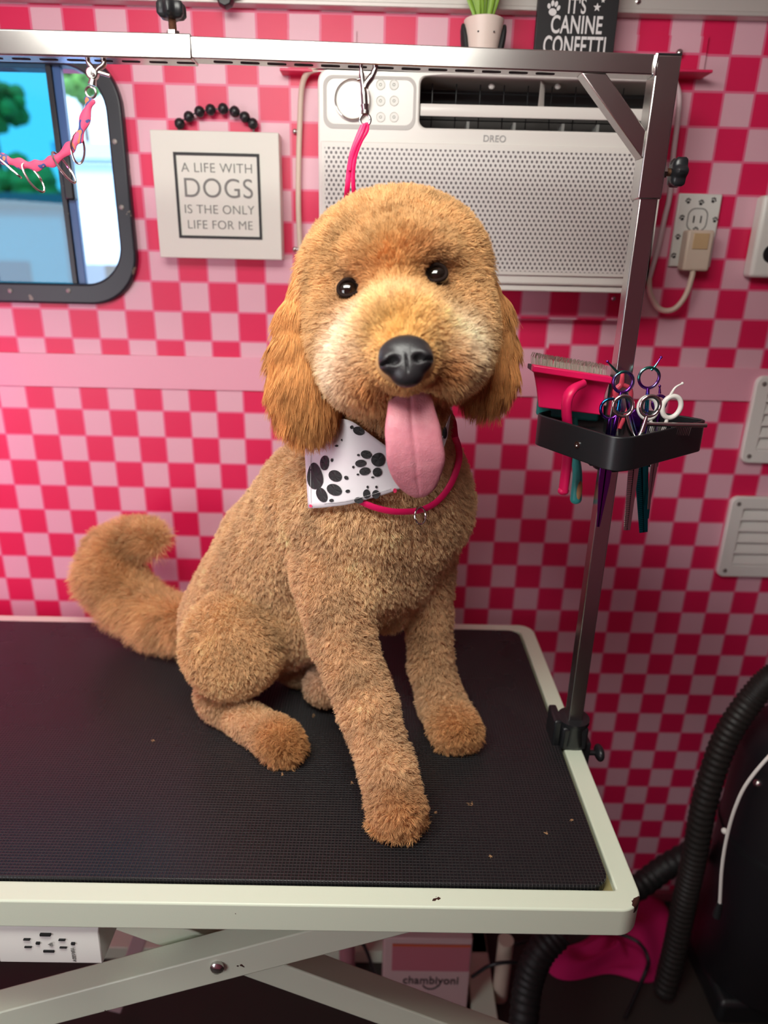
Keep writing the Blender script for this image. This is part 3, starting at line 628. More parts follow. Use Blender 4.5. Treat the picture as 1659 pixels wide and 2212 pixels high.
for s, v, sz, xsc, mm in (('A LIFE WITH', 373, .0200, 1.0, M_grey), ('DOGS', 427, .0415, .98, M_grey), ('IS THE ONLY', 462, .0192, 1.0, M_grey), ('LIFE FOR ME', 495, .0192, 1.0, M_grey)):
    text(s, 'lettering', sz, (mx, SY-.0004, X(470, v, SY)[2]), (1, 0, 0), (0, 0, 1), mm, sg, xs=xsc, bold=-.0002)
bpts = [(388, 267), (408, 252), (431, 241), (455, 237), (482, 235), (507, 241), (529, 253), (546, 267)]
MB().tube(curve([X(386, 285, -.014)]+[X(u, v, -.014) for u, v in bpts]+[X(548, 285, -.014)], 4), .0012, 6).build('cord', M_black, sg)
for u, v in bpts: MB().ball(X(u, v, -.014), .0083, 18).build('bead', M_black, sg)

# ------------------------------------------------------------------ plaque and pot on the air conditioner
pq = thing('plaque', (.277, -.06, 1.72), 'black plaque with white lettering CANINE CONFETTI standing on the air conditioner', 'sign')
bx0, bx1 = .2185, .3375
MB().box((bx0, -.062, 1.72), (bx1, -.052, 1.875)).build('board', mat('black_board', (.012, .012, .014), .5), pq, bevel=.001)
M_wink = mat('white_paint', srgb(225, 222, 222), .6)
cx = .278
def pz(v): return X(1240, v, -.062)[2]
text("IT'S", 'lettering', .028, (cx-.002, -.0624, pz(29)), (1, 0, 0), (0, 0, 1), M_wink, pq, bold=.0004, xs=.62)
text('CANINE', 'lettering', .0315, (cx, -.0624, pz(72)), (1, 0, 0), (0, 0, 1), M_wink, pq, bold=.0005, xs=.64)
text('CONFETTI', 'lettering', .034, (cx, -.0624, pz(119)), (1, 0, 0), (0, 0, 1), M_wink, pq, bold=.0005, xs=.565)
mb = MB(); p = X(1195, 20, -.0622)
for e in paw2d(p[0], p[2], .014, -.15): ell(mb, *e, -.0621, 14)
mb.build('painted_paw', M_wink, pq, smooth=False)
def star(mb, cx, cz, r):
    mb.prism([(cx+(r if k % 2 == 0 else r*.42)*math.sin(k*PI/5), -.0621, cz+(r if k % 2 == 0 else r*.42)*math.cos(k*PI/5)) for k in range(10)], (0, -.0003, 0))
mb = MB(); p = X(1290, 16, -.0622); star(mb, p[0], p[2], .0058); p = X(1303, 1, -.0622); star(mb, p[0], p[2], .0035); mb.build('painted_stars', M_wink, pq, smooth=False)
pt = thing('potted_plant', (.14, -.07, 1.72), 'small pale pot with black ears and a spiky green plant on the air conditioner', 'plant')
MB().lathe((.14, -.07, 1.72), (0, 0, 1), [(.014, 0), (.017, .001), (.0295, .074), (.0285, .075), (.026, .070), (.001, .069)], 32).build('pot', mat('pale_ceramic', srgb(232, 214, 204), .35), pt)
for s in (-1, 1):
    MB().ball((.14+s*.0265, -.070, 1.765), (.006, .012, .026), 14, axes=np.array([[1, 0, -.18*s], [0, 1, 0], [.18*s, 0, 1]])).build('painted_ear', M_ink, pt)
    MB().ball((.14+s*.0115+.001, -.0945, 1.7745), (.0013, .001, .0013), 8).build('painted_eye', M_ink, pt)
MB().ball((.141, -.092, 1.7655), (.003, .001, .002), 8).build('painted_nose', M_ink, pt)
MB().lathe((.14, -.07, 1.72), (0, 0, 1), [(.001, .068), (.025, .0685), (.02, .072), (.001, .073)], 20).build('soil', mat('moss', srgb(70, 85, 35), .9), pt)
M_grass = mat('green_plastic_leaf', srgb(135, 175, 60), .45)
for i in range(34):
    a = random.uniform(0, 2*PI); r0 = random.uniform(0, .014); l = random.uniform(.05, .085); s = random.uniform(.006, .03)
    b0 = np.array([.14+r0*math.cos(a), -.07+r0*math.sin(a), 1.79]); d = np.array([math.cos(a)*s, math.sin(a)*s, l])
    MB().tube([b0+d*t+np.array([0, 0, -.006*t*t]) for t in np.linspace(0, 1, 6)], [(.0004+.0028*math.sin(PI*(.15+.85*(1-t))*.9), .0009) for t in np.linspace(0, 1, 6)], 6).build('leaf', M_grass, pt)

# hanging black knob on the top rail
p = X(487, 4, -.035)
kb = MB()
kb.lathe(p+np.array([0, 0, .004]), (0, -1, 0), [(.012, -.01), (.0135, 0), (.011, .008)], 8).box(p+np.array([-.022, -.004, .006]), p+np.array([.022, .002, .014]))
tag(kb.build('latch_knob', M_black, bevel=.001), 'black lobed latch knob on the pale rail above the wall sign', 'knob')

# ------------------------------------------------------------------ tool tray on the post
TT = 1.285; TB = 1.25
t1, t2_, t3 = Z(1155, 893, TT), Z(1343, 950, TT), Z(1532, 907, TT)
def rpoly(P, r, n=6):     # rounded polygon in plan
    out = []; k = len(P)
    for i in range(k):
        p, a, b = np.array(P[i][:2]), np.array(P[i-1][:2]), np.array(P[(i+1) % k][:2]); rr = r[i]
        u = (a-p)/np.linalg.norm(a-p); w_ = (b-p)/np.linalg.norm(b-p)
        for j in range(n+1):
            t = j/n; out.append(tuple(((1-t)**2)*(p+u*rr)+2*t*(1-t)*p+(t*t)*(p+w_*rr)))
    return out
back = [(.325, -.352), (.262, -.345)]
outer = rpoly([t1, t2_, t3, back[0], back[1]], [.014, .03, .014, .02, .02])
cen = np.mean(outer, 0); inner = [tuple(cen+(np.array(p)-cen)*(1-.004/np.linalg.norm(np.array(p)-cen))) for p in outer]
tr = thing('tool_tray', (PX, PY, TB), 'black plastic tool tray holding brushes and shears on the steel post', 'tray')
slab_ring(outer, inner, TB-.004, TT).build('tray_rim', M_black, tr, bevel=.0012)
MB().prism([(x, y, TB+.012) for x, y in inner], (0, 0, .004)).build('tray_deck', M_black, tr, smooth=False)
e = (t2_-t1)[:2]; e /= np.linalg.norm(e); p = X(1246, 954, 0)*0+Z(1246, 954, TB+.018)
nrm = np.array([e[1], -e[0], 0]); pp = t1[:2]+e*((p[:2]-t1[:2])@e)+e*.0
MB().lathe((pp[0], pp[1], TB+.014), nrm, [(.0042, -.001), (.0042, .0012), (.002, .0014), (.002, .0004), (.0004, .0003)], 16).build('grommet', M_steel, tr)
MB().lathe((PX, PY, TB-.03), (0, 0, 1), [(.018, 0), (.021, .004), (.021, .03), (.018, .034)], 20).box((PX-.03, PY-.02, TB-.022), (PX+.055, PY+.012, TB-.002)).build('tray_bracket', M_black, tr, bevel=.002)
# brushes
br = thing('slicker_brush', Z(1225, 1060, 1.2), 'hot pink slicker brush with steel bristles standing in the left of the tool tray', 'brush')
yb = -.437
A0, A1, A2, A3 = X(1151, 792, yb), X(1322, 818, yb), X(1305, 898, yb+.012), X(1163, 880, yb+.012)
hb = MB(); rows = 8; cols = 2
vs = []
for i in range(rows+1):
    t = i/rows; L0 = A0*(1-t)+A3*t; R0 = A1*(1-t)+A2*t; bow = .006*math.sin(PI*t)
    wv = (R0-L0); L0 = L0+wv*.03*math.sin(PI*t*.9); R0 = R0-wv*.02*math.sin(PI*t*.9)
    for P in (L0, R0): vs.append(P+np.array([0, bow, 0]))
    for P in (R0, L0): vs.append(P+np.array([0, bow+.006, .0]))
fs = [(i*4+j, i*4+(j+1) % 4, i*4+4+(j+1) % 4, i*4+4+j) for i in range(rows) for j in range(4)]+[(3, 2, 1, 0), tuple(rows*4+j for j in range(4))]
hb.add(vs, fs).build('brush_head', M_pink, br, bevel=.0015, angle=.5)
B0, B1 = A0+np.array([0, .0, 0]), A1
MB().obox((A0+A1)/2+np.array([0, .004, -.002]), (A1-A0)/2*1.0, (0, .006, 0), (0, 0, .0042)).build('head_rim', M_pink, br, bevel=.0015)
MB().tube(curve([X(1262, 828, yb-.004), X(1236, 842, yb-.014), X(1224, 870, yb-.016), X(1226, 930, yb-.004), X(1226, 985, yb+.006), X(1217, 1060, yb+.016)], 8), [(.004+.0036*min(1, i/9), .005) for i in range(41)], 14).ball(X(1217, 1060, yb+.016), (.0076, .006, .006), 12).build('handle', M_pink, br)
bris = MB()
for i in range(34):
    for j in range(7):
        s = (i+.5+random.uniform(-.2, .2))/34; p = A0*(1-s)+A1*s; p = p+np.array([.004-.008*s, .008+j*.0042, -.004])
        bris.tube([p, p+np.array([random.uniform(-.001, .001), .004, .0125]), p+np.array([random.uniform(-.001, .001), -.001, .0175])], .00035, 4, cap=False)
bo = bris.build('bristles', mat('bristle_wire', srgb(200, 192, 180), .35, .4), br); bo['kind'] = 'stuff'
MB().obox((A0+A1)/2+np.array([0, .022, -.004]), (A1-A0)/2*.97, (0, .016, 0), (0, 0, .003)).build('bristle_pad', M_blackr, br, bevel=.001)
b2 = thing('slicker_brush', Z(1246, 1080, 1.2), 'teal slicker brush with worn wooden handle behind the pink brush', 'brush')
y2 = yb+.048
MB().tube(curve([X(1240, 900, y2), X(1243, 980, y2), X(1247, 1020, y2), X(1246, 1050, y2), X(1244, 1078, y2)], 8), [(.005+.003*i/32, .005+.002*i/32) for i in range(33)], 14).ball(X(1244, 1078, y2), (.008, .007, .007), 14).build('handle', M_teal, b2)
MB().ball(X(1251, 1060, y2-.005), (.0042, .0036, .014), 14).build('worn_patch', M_wood, b2)
MB().obox((X(1168, 850, y2)+X(1290, 870, y2))/2, (X(1300, 860, y2)-X(1165, 845, y2))/2, (0, .004, 0), (0, 0, .026)).build('brush_head', M_teal, b2, bevel=.003)
# shears
def shears(label, y, m, r1, r2, pivot, tip, R, tang=None, mblade=None, teeth=False, tipw=3.5, r=.0018, inner=None, thick=None):
    t = thing('shears', X(*pivot, y), label, 'shears', 'grooming shears in the tool tray')
    P = X(*pivot, y); k = pxm(P); T = X(*tip, y); d = (T-P)/np.linalg.norm(T-P); sd = np.cross(d, (0, 1, 0)); sd /= np.linalg.norm(sd)
    for i, c in enumerate((r1, r2)):
        if c is None: continue
        cc = X(*c, y); h = MB()
        ax = (P-cc)/np.linalg.norm(P-cc); az = np.cross(ax, (0, 1, 0))
        n = 30; pts = [cc+(ax*R[0]*math.cos(a)*(1.0 if math.cos(a) < 0 else 1.12)+az*R[1]*math.sin(a))*k for a in np.linspace(0, 2*PI, n, endpoint=False)]
        h.tube(pts, (thick or r), 10, closed=True)
        s0 = cc+ax*R[0]*k*1.1; mid = (s0+P)/2+az*(.0012 if i else -.0012)
        h.tube(curve([s0, mid, P, P+d*.006], 6), [(r*1.1+.0012*math.sin(q/18*PI), r*1.3) for q in range(19)], 10)
        h.build('finger_loop', m, t)
        if inner: MB().tube([cc+(ax*(R[0]*.8)*math.cos(a)+az*R[1]*.8*math.sin(a))*k for a in np.linspace(0, 2*PI, 24, endpoint=False)], .0009, 8, closed=True).build('rubber_insert', M_blackr, t)
    if tang:
        MB().tube(curve([X(u, v, y) for u, v in tang], 6), [.0008+.0010*(q/(6*(len(tang)-1))) for q in range(6*(len(tang)-1)+1)], 10).ball(X(*tang[0], y), .0017, 10).build('finger_rest', m, t)
    for s in (-1, 1):
        w = tipw*k
        bl = MB().prism([P-sd*s*w*.15-np.array([0, .0006*s, 0]), P+sd*s*w+d*.01-np.array([0, .0006*s, 0]), P+sd*s*w*.95+d*.03-np.array([0, .0006*s, 0]), T+sd*s*w*(.62 if teeth and w > .004 else .25)-np.array([0, .0006*s, 0]), T-sd*s*w*.1-np.array([0, .0006*s, 0])], (0, .0012*s, 0))
        bl.build('blade', mblade or m, t, bevel=.0002)
    MB().lathe(P+np.array([0, -.0012, 0]), (0, -1, 0), [(.0028, -.001), (.0028, .0012), (.0018, .0018)], 16).build('pivot_screw', M_chrome, t)
    if teeth:
        L = np.linalg.norm(T-P); nt = 34; tb = MB()
        for q in range(nt):
            c = P+d*(.012+(L-.014)*q/nt); tb.obox(c-sd*.0036*(1-.35*q/nt)+np.array([0, -.0014, 0]), sd*.0028*(1-.2*q/nt), d*.00055, (0, .0005, 0))
        tb.build('comb_teeth', mblade or m, t, smooth=False)
    return t
yS = -.485
shears('rainbow shears with the tallest upright finger rings at the back of the tray', yS+.03, M_rain, (1346, 824), (1402, 815), (1385, 985), (1390, 1150), (20, 21), [(1428, 772), (1416, 790), (1406, 800)], M_tealm, True, 15)
shears('rainbow shears with two stacked rings beside the pink brush', yS+.012, M_rain, (1318, 882), (1346, 824), (1312, 990), (1292, 1138), (20, 20), [(1312, 781), (1326, 796), (1335, 805)], M_purp, False, 13)
shears('polished steel shears with large rings at the front corner of the tray', yS-.022, M_chrome, (1346, 876), (1405, 876), (1374, 962), (1354, 1145), (21, 21), None, M_steel, True, 12, r=.0017, inner=True)
shears('white handled shears with thick glossy rings in the right of the tray', yS+.022, M_wgloss, (1400, 880), (1451, 878), (1418, 965), (1400, 1100), (22, 19), [(1474, 828), (1458, 838), (1446, 858)], M_steel, False, 8, thick=.0030)
shears('slim teal and purple shears behind the white handled pair', yS+.05, M_purp, None, (1424, 870), (1414, 965), (1400, 1120), (15, 14), [(1425, 834), (1425, 850)], M_tealm, False, 5)
cb = thing('pink_nippers', X(1345, 880, yS+.04), 'small pink handled nippers behind the rainbow shears', 'nippers')
MB().tube(C([(1345, 806), (1342, 830), (1330, 845), (1336, 880), (1330, 930)], yS+.045, 6), [.0022+.0016*math.sin(q/24*PI) for q in range(25)]).tube(C([(1343, 830), (1362, 842), (1358, 880), (1338, 925)], yS+.045, 6), .0028).build('handles', mat('coral_plastic', srgb(225, 75, 95), .3), cb)
MB().tube([X(1335, 925, yS+.045), X(1335, 960, yS+.045)], .003).build('jaw', M_steel, cb)
cm = thing('metal_comb', X(1465, 920, -.43), 'slim steel comb lying across the right rim of the tray', 'comb')
c0, c1 = Z(1430, 917, TT+.003), Z(1526, 919, TT+.003)
MB().tube([c0-(c1-c0)*.35, c1], .0026, 12).build('comb_spine', M_chrome, cm)
tb = MB(); dd = (c1-c0)
for q in range(26): pz_ = c0+dd*(q/26-.3); tb.tube([pz_, pz_+np.array([0, .003, -.013])], .0005, 5)
tb.build('comb_teeth', M_chrome, cm)
bk = thing('thinning_razor', X(1368, 930, yS+.035), 'small iridescent purple carving knife standing in the tray middle', 'knife')
MB().prism([X(u, v, yS+.035) for u, v in ((1360, 900), (1372, 884), (1384, 905), (1382, 935), (1362, 930))], (0, .003, 0)).build('blade', M_purp, bk, bevel=.0004)
MB().tube([X(1371, 930, yS+.0365), X(1371, 955, yS+.0365)], .003).build('grip', M_black, bk)

# ------------------------------------------------------------------ clutter at the right and under the table
hs = MB(); hp = curve([X(1700, 1440, -.20), X(1640, 1490, -.20), X(1570, 1590, -.21), X(1525, 1720, -.22), X(1500, 1850, -.22), X(1478, 1950, -.23), X(1455, 2060, -.24), X(1425, 2180, -.26), X(1400, 2290, -.3)], 40)
hp = [p for p in hp if p[2] > .025]
hs.tube(hp, [.0215+(.0022 if i % 4 < 2 else 0) for i in range(len(hp))], 18)
def ribmat(t, b): BUMP(t, b, NOISE(t, 80), .2)
tag(hs.build('dryer_hose', mat('ribbed_black_hose', (.018, .017, .015), .5, build=ribmat)), 'ribbed black dryer hose curving down from the right edge', 'hose')
p = [X(1510, 1835, -.14), X(1440, 1872, -.13), X(1380, 1915, -.15), X(1300, 1960, -.2)]
tag(MB().tube(curve(p, 16), [.024+(.002 if i % 4 < 2 else 0) for i in range(49)], 16).build('vacuum_tube', mat('black_tube', (.012, .012, .012), .5)), 'thick black tube crossing behind the ribbed hose to the table corner', 'tube')
cy = X(1750, 1700, -.22)
dr = thing('dog_dryer', (cy[0], -.22, 0), 'black cylindrical dog dryer standing at the right edge of the picture', 'dryer')
zt = X(1659, 1600, -.22)[2]; rd = cy[0]-X(1606, 1700, -.22)[0]
MB().lathe((cy[0], -.2, .05), (0, 0, 1), [(rd*.9, 0), (rd, .02), (rd, zt-.12), (rd*.97, zt-.10), (rd*.97, zt-.08), (rd*.8, zt-.05), (rd*.3, zt-.03)], 40).build('body', mat('dryer_black', (.012, .011, .014), .4), dr)
MB().lathe((cy[0], -.2, zt*.62), (0, 0, 1), [(rd+.003, 0), (rd+.003, .012)], 40).build('band', M_black, dr)
MB().box((cy[0]-rd*.9, -.2-rd*.8, 0), (cy[0]+rd*.9, -.2+rd*.8, .06)).build('base', M_black, dr, bevel=.01)
kk = X(1590, 1858, -.42); MB().ball(np.array([cy[0]-rd*.93, -.2-rd*.35, kk[2]]), .008, 12).build('silver_knob', M_chrome, dr)
wc = curve([X(1720, 1580, -.43), X(1665, 1630, -.43), X(1615, 1690, -.43), X(1590, 1740, -.43), X(1572, 1800, -.43), X(1560, 1870, -.43), X(1555, 1950, -.43)], 8)
cb2 = thing('white_cable', wc[-1], 'thin white cable with a black plug hanging over the black dryer', 'cable')
MB().tube(wc, .0028, 10).build('cord', M_wplas, cb2); MB().tube([wc[-1], wc[-1]+np.array([0, 0, -.03])], [.0045, .007]).build('plug', M_black, cb2)
pk = X(1565, 1795, -.424); MB().ball(pk, .005, 10).build('cable_clip', M_wplas, cb2)
gc = curve([X(1585, 1640, -.06), X(1590, 1700, -.06), X(1578, 1770, -.06), X(1575, 1810, -.06)], 8)
tag(MB().tube(gc, .006, 10).build('grey_cable', mat('pinkish_rubber', srgb(150, 110, 118), .5)), 'short pinkish grey cable between the hose and the black dryer', 'cable')
# pink cloth on the floor
cl = MB(); cp = [Z(1168, 2065, .02), Z(1215, 2035, .02), Z(1290, 2020, .02), Z(1330, 1905, .02), Z(1395, 1905, .02), Z(1455, 1945, .02), Z(1452, 2030, .02), Z(1430, 2118, .02), Z(1380, 2112, .02), Z(1320, 2085, .02), Z(1265, 2105, .02), Z(1200, 2112, .02)]
n = 16; cc = np.mean(cp, 0); vs = []; rp = [p for p in cp]
for i in range(9):
    f = 1-i/9.; vs += [(cc[0]+(p[0]-cc[0])*f, cc[1]+(p[1]-cc[1])*f, .004+.05*(1-f)**.5*(.5+.5*math.sin(j*1.7+i*.9))*(1 if i else 0)) for j, p in enumerate(rp)]
k = len(rp); fs = [(i*k+j, i*k+(j+1) % k, (i+1)*k+(j+1) % k, (i+1)*k+j) for i in range(8) for j in range(k)]+[tuple(8*k+j for j in range(k))]
o = cl.add(vs, fs).build('pink_cloth', mat('magenta_towel', srgb(205, 15, 105), .85, build=bumpy(60, .5)), sub=2)
so = o.modifiers.new('thick', 'SOLIDIFY'); so.thickness = .004
tag(o, 'crumpled magenta cloth lying on the floor below the table corner', 'cloth')
tag(MB().tube(curve([Z(1100, 2040, .06), Z(1200, 2020, .07), Z(1290, 2010, .075), Z(1370, 2030, .075), Z(1400, 2070, .07), Z(1390, 2110, .03), Z(1350, 2200, .01)], 10), .004).build('floor_cable', M_black), 'thin black cord looping over the magenta cloth on the floor', 'cable')
# carton, pale tube and hose under the table
q = [X(830, 2026, -.3), X(1022, 2026, -.3)]
bx = thing('carton', ((q[0][0]+q[1][0])/2, -.27, 0), 'white carton with an orange and pink label under the table', 'box')
zt = q[0][2]; MB().box((q[0][0], -.3, 0), (q[1][0], -.2, zt)).build('box_body', mat('white_card', srgb(205, 175, 175), .7), bx, bevel=.002)
l0, l1 = X(848, 2038, -.3), X(1012, 2098, -.3)
MB().box((l0[0], -.3012, l1[2]), (l1[0], -.2998, l0[2])).build('label_panel', mat('pink_label', srgb(190, 110, 125), .6), bx, smooth=False)
MB().box((l0[0], -.3016, l0[2]-.006), (l1[0], -.3006, l0[2])).build('orange_stripe', mat('orange_label', srgb(205, 95, 60), .6), bx, smooth=False)
p = X(930, 2126, -.301); text('chambiyoni', 'lettering', .030, (p[0], -.3004, p[2]), (1, 0, 0), (0, 0, 1), M_ink, bx, xs=.78, bold=.0003)
MB().ring((p[0]+.0, -.3008, p[2]+.002), (1, 0, 0), (0, 0, 1), .016, .0014, 14, 6, a0=PI*1.1, a1=PI*1.9).build('smile_mark', M_ink, bx)
tag(MB().lathe((X(1085, 2100, -.25)[0], -.25, 0), (0, 0, 1), [(.016, 0), (.016, X(1080, 2030, -.25)[2])], 20).build('pale_pipe', M_cream), 'pale upright pipe standing right of the white carton', 'pipe')
tag(MB().lathe((X(750, 2080, -.22)[0], -.22, 0), (0, 0, 1), [(.017, 0), (.017, X(750, 2030, -.22)[2])], 20).build('pink_pipe', mat('dusty_pink_tube', srgb(170, 115, 125), .6)), 'dusty pink upright tube left of the white carton under the table', 'pipe')
tag(MB().tube(curve([X(720, 2040, -.26), X(760, 2022, -.26), X(785, 2040, -.26), X(805, 2090, -.26), X(822, 2140, -.26)], 8), .0035).build('black_cable', M_black), 'thin black cable drooping over the pink tube under the table', 'cable')
tag(MB().tube(curve([X(1020, 2110, -.3), X(1060, 2085, -.31), X(1110, 2078, -.31), X(1150, 2085, -.3)], 8), .0035).build('black_cable', M_black), 'thin black cable crossing in front of the pale pipe under the table', 'cable')
hp = [p for p in curve([X(1210, 2010, -.32), X(1165, 2060, -.34), X(1140, 2130, -.36), X(1130, 2230, -.4)], 20)]
tag(MB().tube(hp, [.026+(.002 if i % 4 < 2 else 0) for i in range(len(hp))], 16).build('vacuum_hose', mat('black_hose', (.012, .012, .012), .55)), 'black ribbed hose curving down beside the magenta cloth under the table', 'hose')

# ------------------------------------------------------------------ the dog
import openvdb
def ccone(F, G, a, ra, b, rb):
    a = np.asarray(a, np.float32); b = np.asarray(b, np.float32); d = b-a; L2 = float(d@d)
    t = np.clip(((G-a)@d)/L2, 0, 1); return np.linalg.norm(G-a-t[..., None]*d, axis=-1)-(ra+(rb-ra)*t)
def ellip(G, c, R, Ax):
    q = (G-np.asarray(c, np.float32))@np.asarray(Ax, np.float32).T; R = np.asarray(R, np.float32)
    k0 = np.linalg.norm(q/R, axis=-1); k1 = np.linalg.norm(q/(R*R), axis=-1)+1e-9; return k0*(k0-1)/k1
def smin(a, b, k): h = np.clip(.5+.5*(b-a)/k, 0, 1); return b+(a-b)*h-k*h*(1-h)
def smax(a, b, k): return -smin(-a, -b, k)
def rollax(deg, pitch=0, yaw=0):       # camera-ish axes: right, up, forward, turned in the picture plane
    a = math.radians(deg); r = CR*math.cos(a)+CU*math.sin(a); u = -CR*math.sin(a)+CU*math.cos(a); f = CF.copy()
    p = math.radians(pitch); u, f = u*math.cos(p)+f*math.sin(p), f*math.cos(p)-u*math.sin(p)
    y = math.radians(yaw); r, f = r*math.cos(y)+f*math.sin(y), f*math.cos(y)-r*math.sin(y)
    return np.stack([r, u, f])
def loc(p):
    if len(p) == 5: c = Z(p[0], p[1], TM+p[4]); return c, p[3]*pxm(c)
    c = X(p[0], p[1], p[2]); return c, p[3]*pxm(c)
TM = TZ+.0035        # top of the rubber
HR = rollax(9)
# (type, group, k, data)   cones: points (u, v, Y, r_px) or (u, v, None, r_px, height over mat)
PR = [
 ('c', 'body', .03, [(520, 1335, -.275, 128), (600, 1190, -.315, 128), (700, 1080, -.36, 140), (800, 1010, -.40, 132)]),
 ('c', 'body', .04, [(790, 1080, -.41, 160), (860, 1085, -.385, 165)]),
 ('c', 'body', .03, [(780, 1220, -.42, 110), (850, 1210, -.39, 105)]),
 ('c', 'body', .03, [(800, 1290, -.41, 62), (835, 1310, -.39, 55)]),
 ('c', 'body', .03, [(600, 1330, -.30, 120), (730, 1290, -.33, 100)]),
 ('c', 'body', .02, [(650, 1420, -.29, 62), (720, 1430, -.30, 45)]),
 ('c', 'body', .03, [(850, 880, -.46, 120), (850, 1010, -.42, 145)]),
 ('c', 'tail', .02, [(420, 1350, -.235, 52), (340, 1330, -.20, 60), (280, 1288, -.17, 66), (240, 1240, -.16, 70), (248, 1195, -.15, 62), (284, 1166, -.145, 50), (315, 1160, -.15, 44), (332, 1164, -.155, 38)]),
 ('e', 'thigh', .007, (506, 1388, -.392), (116, 120, 92), (-8, 0, 25)),
 ('c', 'leg', .012, [(520, 1420, -.36, 85), (470, 1500, None, 50, .045)]),
 ('c', 'leg', .012, [(472, 1522, None, 38, .024), (540, 1560, None, 40, .026), (590, 1590, None, 46, .030)]),
 ('e', 'paw', .012, (606, 1600, None, 0, .029), (58, 48, 62), (-30, 20, 0)),
 ('c', 'leg', .012, [(700, 1480, None, 45, .04), (790, 1470, None, 36, .03), (812, 1478, None, 36, .028)]),
 ('c', 'leg', .022, [(715, 1240, -.44, 88), (740, 1380, -.475, 69), (795, 1530, -.53, 63), (838, 1660, None, 58, .075), (852, 1725, None, 62, .045)]),
 ('e', 'paw', .010, (858, 1748, None, 0, .031), (62, 56, 62), (-8, 30, 0)),
 ('c', 'leg', .018, [(925, 1200, -.375, 62), (925, 1330, -.375, 50), (932, 1440, -.385, 47), (955, 1520, -.40, 50), (978, 1560, None, 52, .035)]),
 ('e', 'paw', .010, (985, 1575, None, 0, .028), (60, 48, 58), (-18, 30, 0)),
 ('c', 'paw', .007, [(812, 1775, None, 24, .016), (820, 1790, None, 22, .013)]), ('c', 'paw', .007, [(845, 1785, None, 24, .018), (848, 1802, None, 22, .013)]), ('c', 'paw', .007, [(878, 1782, None, 24, .018), (882, 1797, None, 22, .013)]), ('c', 'paw', .007, [(900, 1760, None, 22, .016), (906, 1775, None, 20, .012)]),
 ('c', 'paw', .006, [(955, 1600, None, 20, .014), (958, 1608, None, 20, .012)]), ('c', 'paw', .006, [(985, 1600, None, 22, .015), (990, 1610, None, 20, .012)]), ('c', 'paw', .006, [(1015, 1590, None, 20, .014), (1022, 1598, None, 18, .012)]),
 ('c', 'paw', .006, [(590, 1630, None, 20, .013), (596, 1640, None, 18, .012)]), ('c', 'paw', .006, [(622, 1632, None, 20, .014), (630, 1642, None, 18, .012)]), ('c', 'paw', .006, [(645, 1610, None, 18, .014), (652, 1618, None, 17, .012)]),
 # head
 ('e', 'head', .022, (852, 592, -.455), (208, 170, 185), (9, 0, 0)),
 ('e', 'head', .02, (872, 700, -.475), (185, 165, 150), (9, 0, 0)),
 ('e', 'head', .03, (868, 560, -.54), (110, 70, 70), (9, 0, 0)),
 ('c', 'muzzle', .03, [(858, 675, -.535, 104), (866, 730, -.59, 106), (874, 768, -.62, 90)]),
 ('e', 'muzzle', .014, (808, 800, -.580), (88, 72, 95), (20, 0, 0)),
 ('e', 'muzzle', .014, (938, 785, -.585), (76, 66, 90), (-10, 0, 0)),
 ('e', 'head', .04, (742, 715, -.52), (72, 80, 70), (20, 0, 0)),
 ('e', 'head', .04, (1000, 700, -.515), (62, 80, 70), (-5, 0, 0)),
 ('e', 'muzzle', .05, (788, 790, -.545), (72, 68, 95), (30, 0, 0)),
 ('e', 'muzzle', .05, (968, 770, -.545), (70, 68, 95), (-20, 0, 0)),
 ('e', 'chin', .006, (890, 878, -.555), (68, 42, 75), (5, 0, 0)),
 # ears
 ('c', 'ear', .012, [(664, 590, -.47, 40), (640, 680, -.475, 50), (634, 760, -.485, 64), (648, 815, -.49, 80), (664, 852, -.49, 84)]),
 ('c', 'ear', .012, [(1042, 590, -.445, 38), (1066, 670, -.44, 48), (1070, 740, -.44, 58), (1058, 785, -.445, 70), (1048, 805, -.445, 70)]),
]
CUTS = [('e', .008, (752, 622), (27, 22, 16)), ('e', .008, (943, 590), (27, 23, 16))]
def prep():
    out = []
    for p in PR:
        if p[0] == 'c': out.append(('c', p[1], p[2], [loc(q) for q in p[3]]))
        else:
            q = p[3]; c = X(*q) if len(q) == 3 else Z(q[0], q[1], TM+q[4]); s = pxm(c); out.append(('e', p[1], p[2], c, np.array(p[4])*s, rollax(*p[5])))
    return out
PP = prep(); GN = ['body', 'tail', 'thigh', 'leg', 'paw', 'head', 'muzzle', 'chin', 'ear']
INS = {'body': .005, 'tail': .014, 'thigh': .005, 'leg': .0045, 'paw': .005, 'head': .006, 'muzzle': .006, 'chin': .004, 'ear': .011}
EYES = []
def sdf(G, cuts=True, want=False, skip=()):
    G = np.asarray(G, np.float32); D = np.full(G.shape[:-1], 10, np.float32); per = {}
    for p in PP:
        if p[1] in skip: continue
        if p[0] == 'c':
            d = None
            for (a, ra), (b, rb) in zip(p[3][:-1], p[3][1:]):
                e = ccone(None, G, a, ra-INS[p[1]], b, rb-INS[p[1]]); d = e if d is None else smin(d, e, .01)
        else: d = ellip(G, p[3], p[4]-INS[p[1]], p[5])
        D = smin(D, d, p[2])
        if want: per[p[1]] = np.minimum(per.get(p[1], 10), d)
    if cuts:
        for c, R_, k in EYES: D = smax(D, -ellip(G, c, R_, HR), k)
    D = smax(D, (TM+.0015)-G[..., 2], .006)
    return (D, per) if want else D
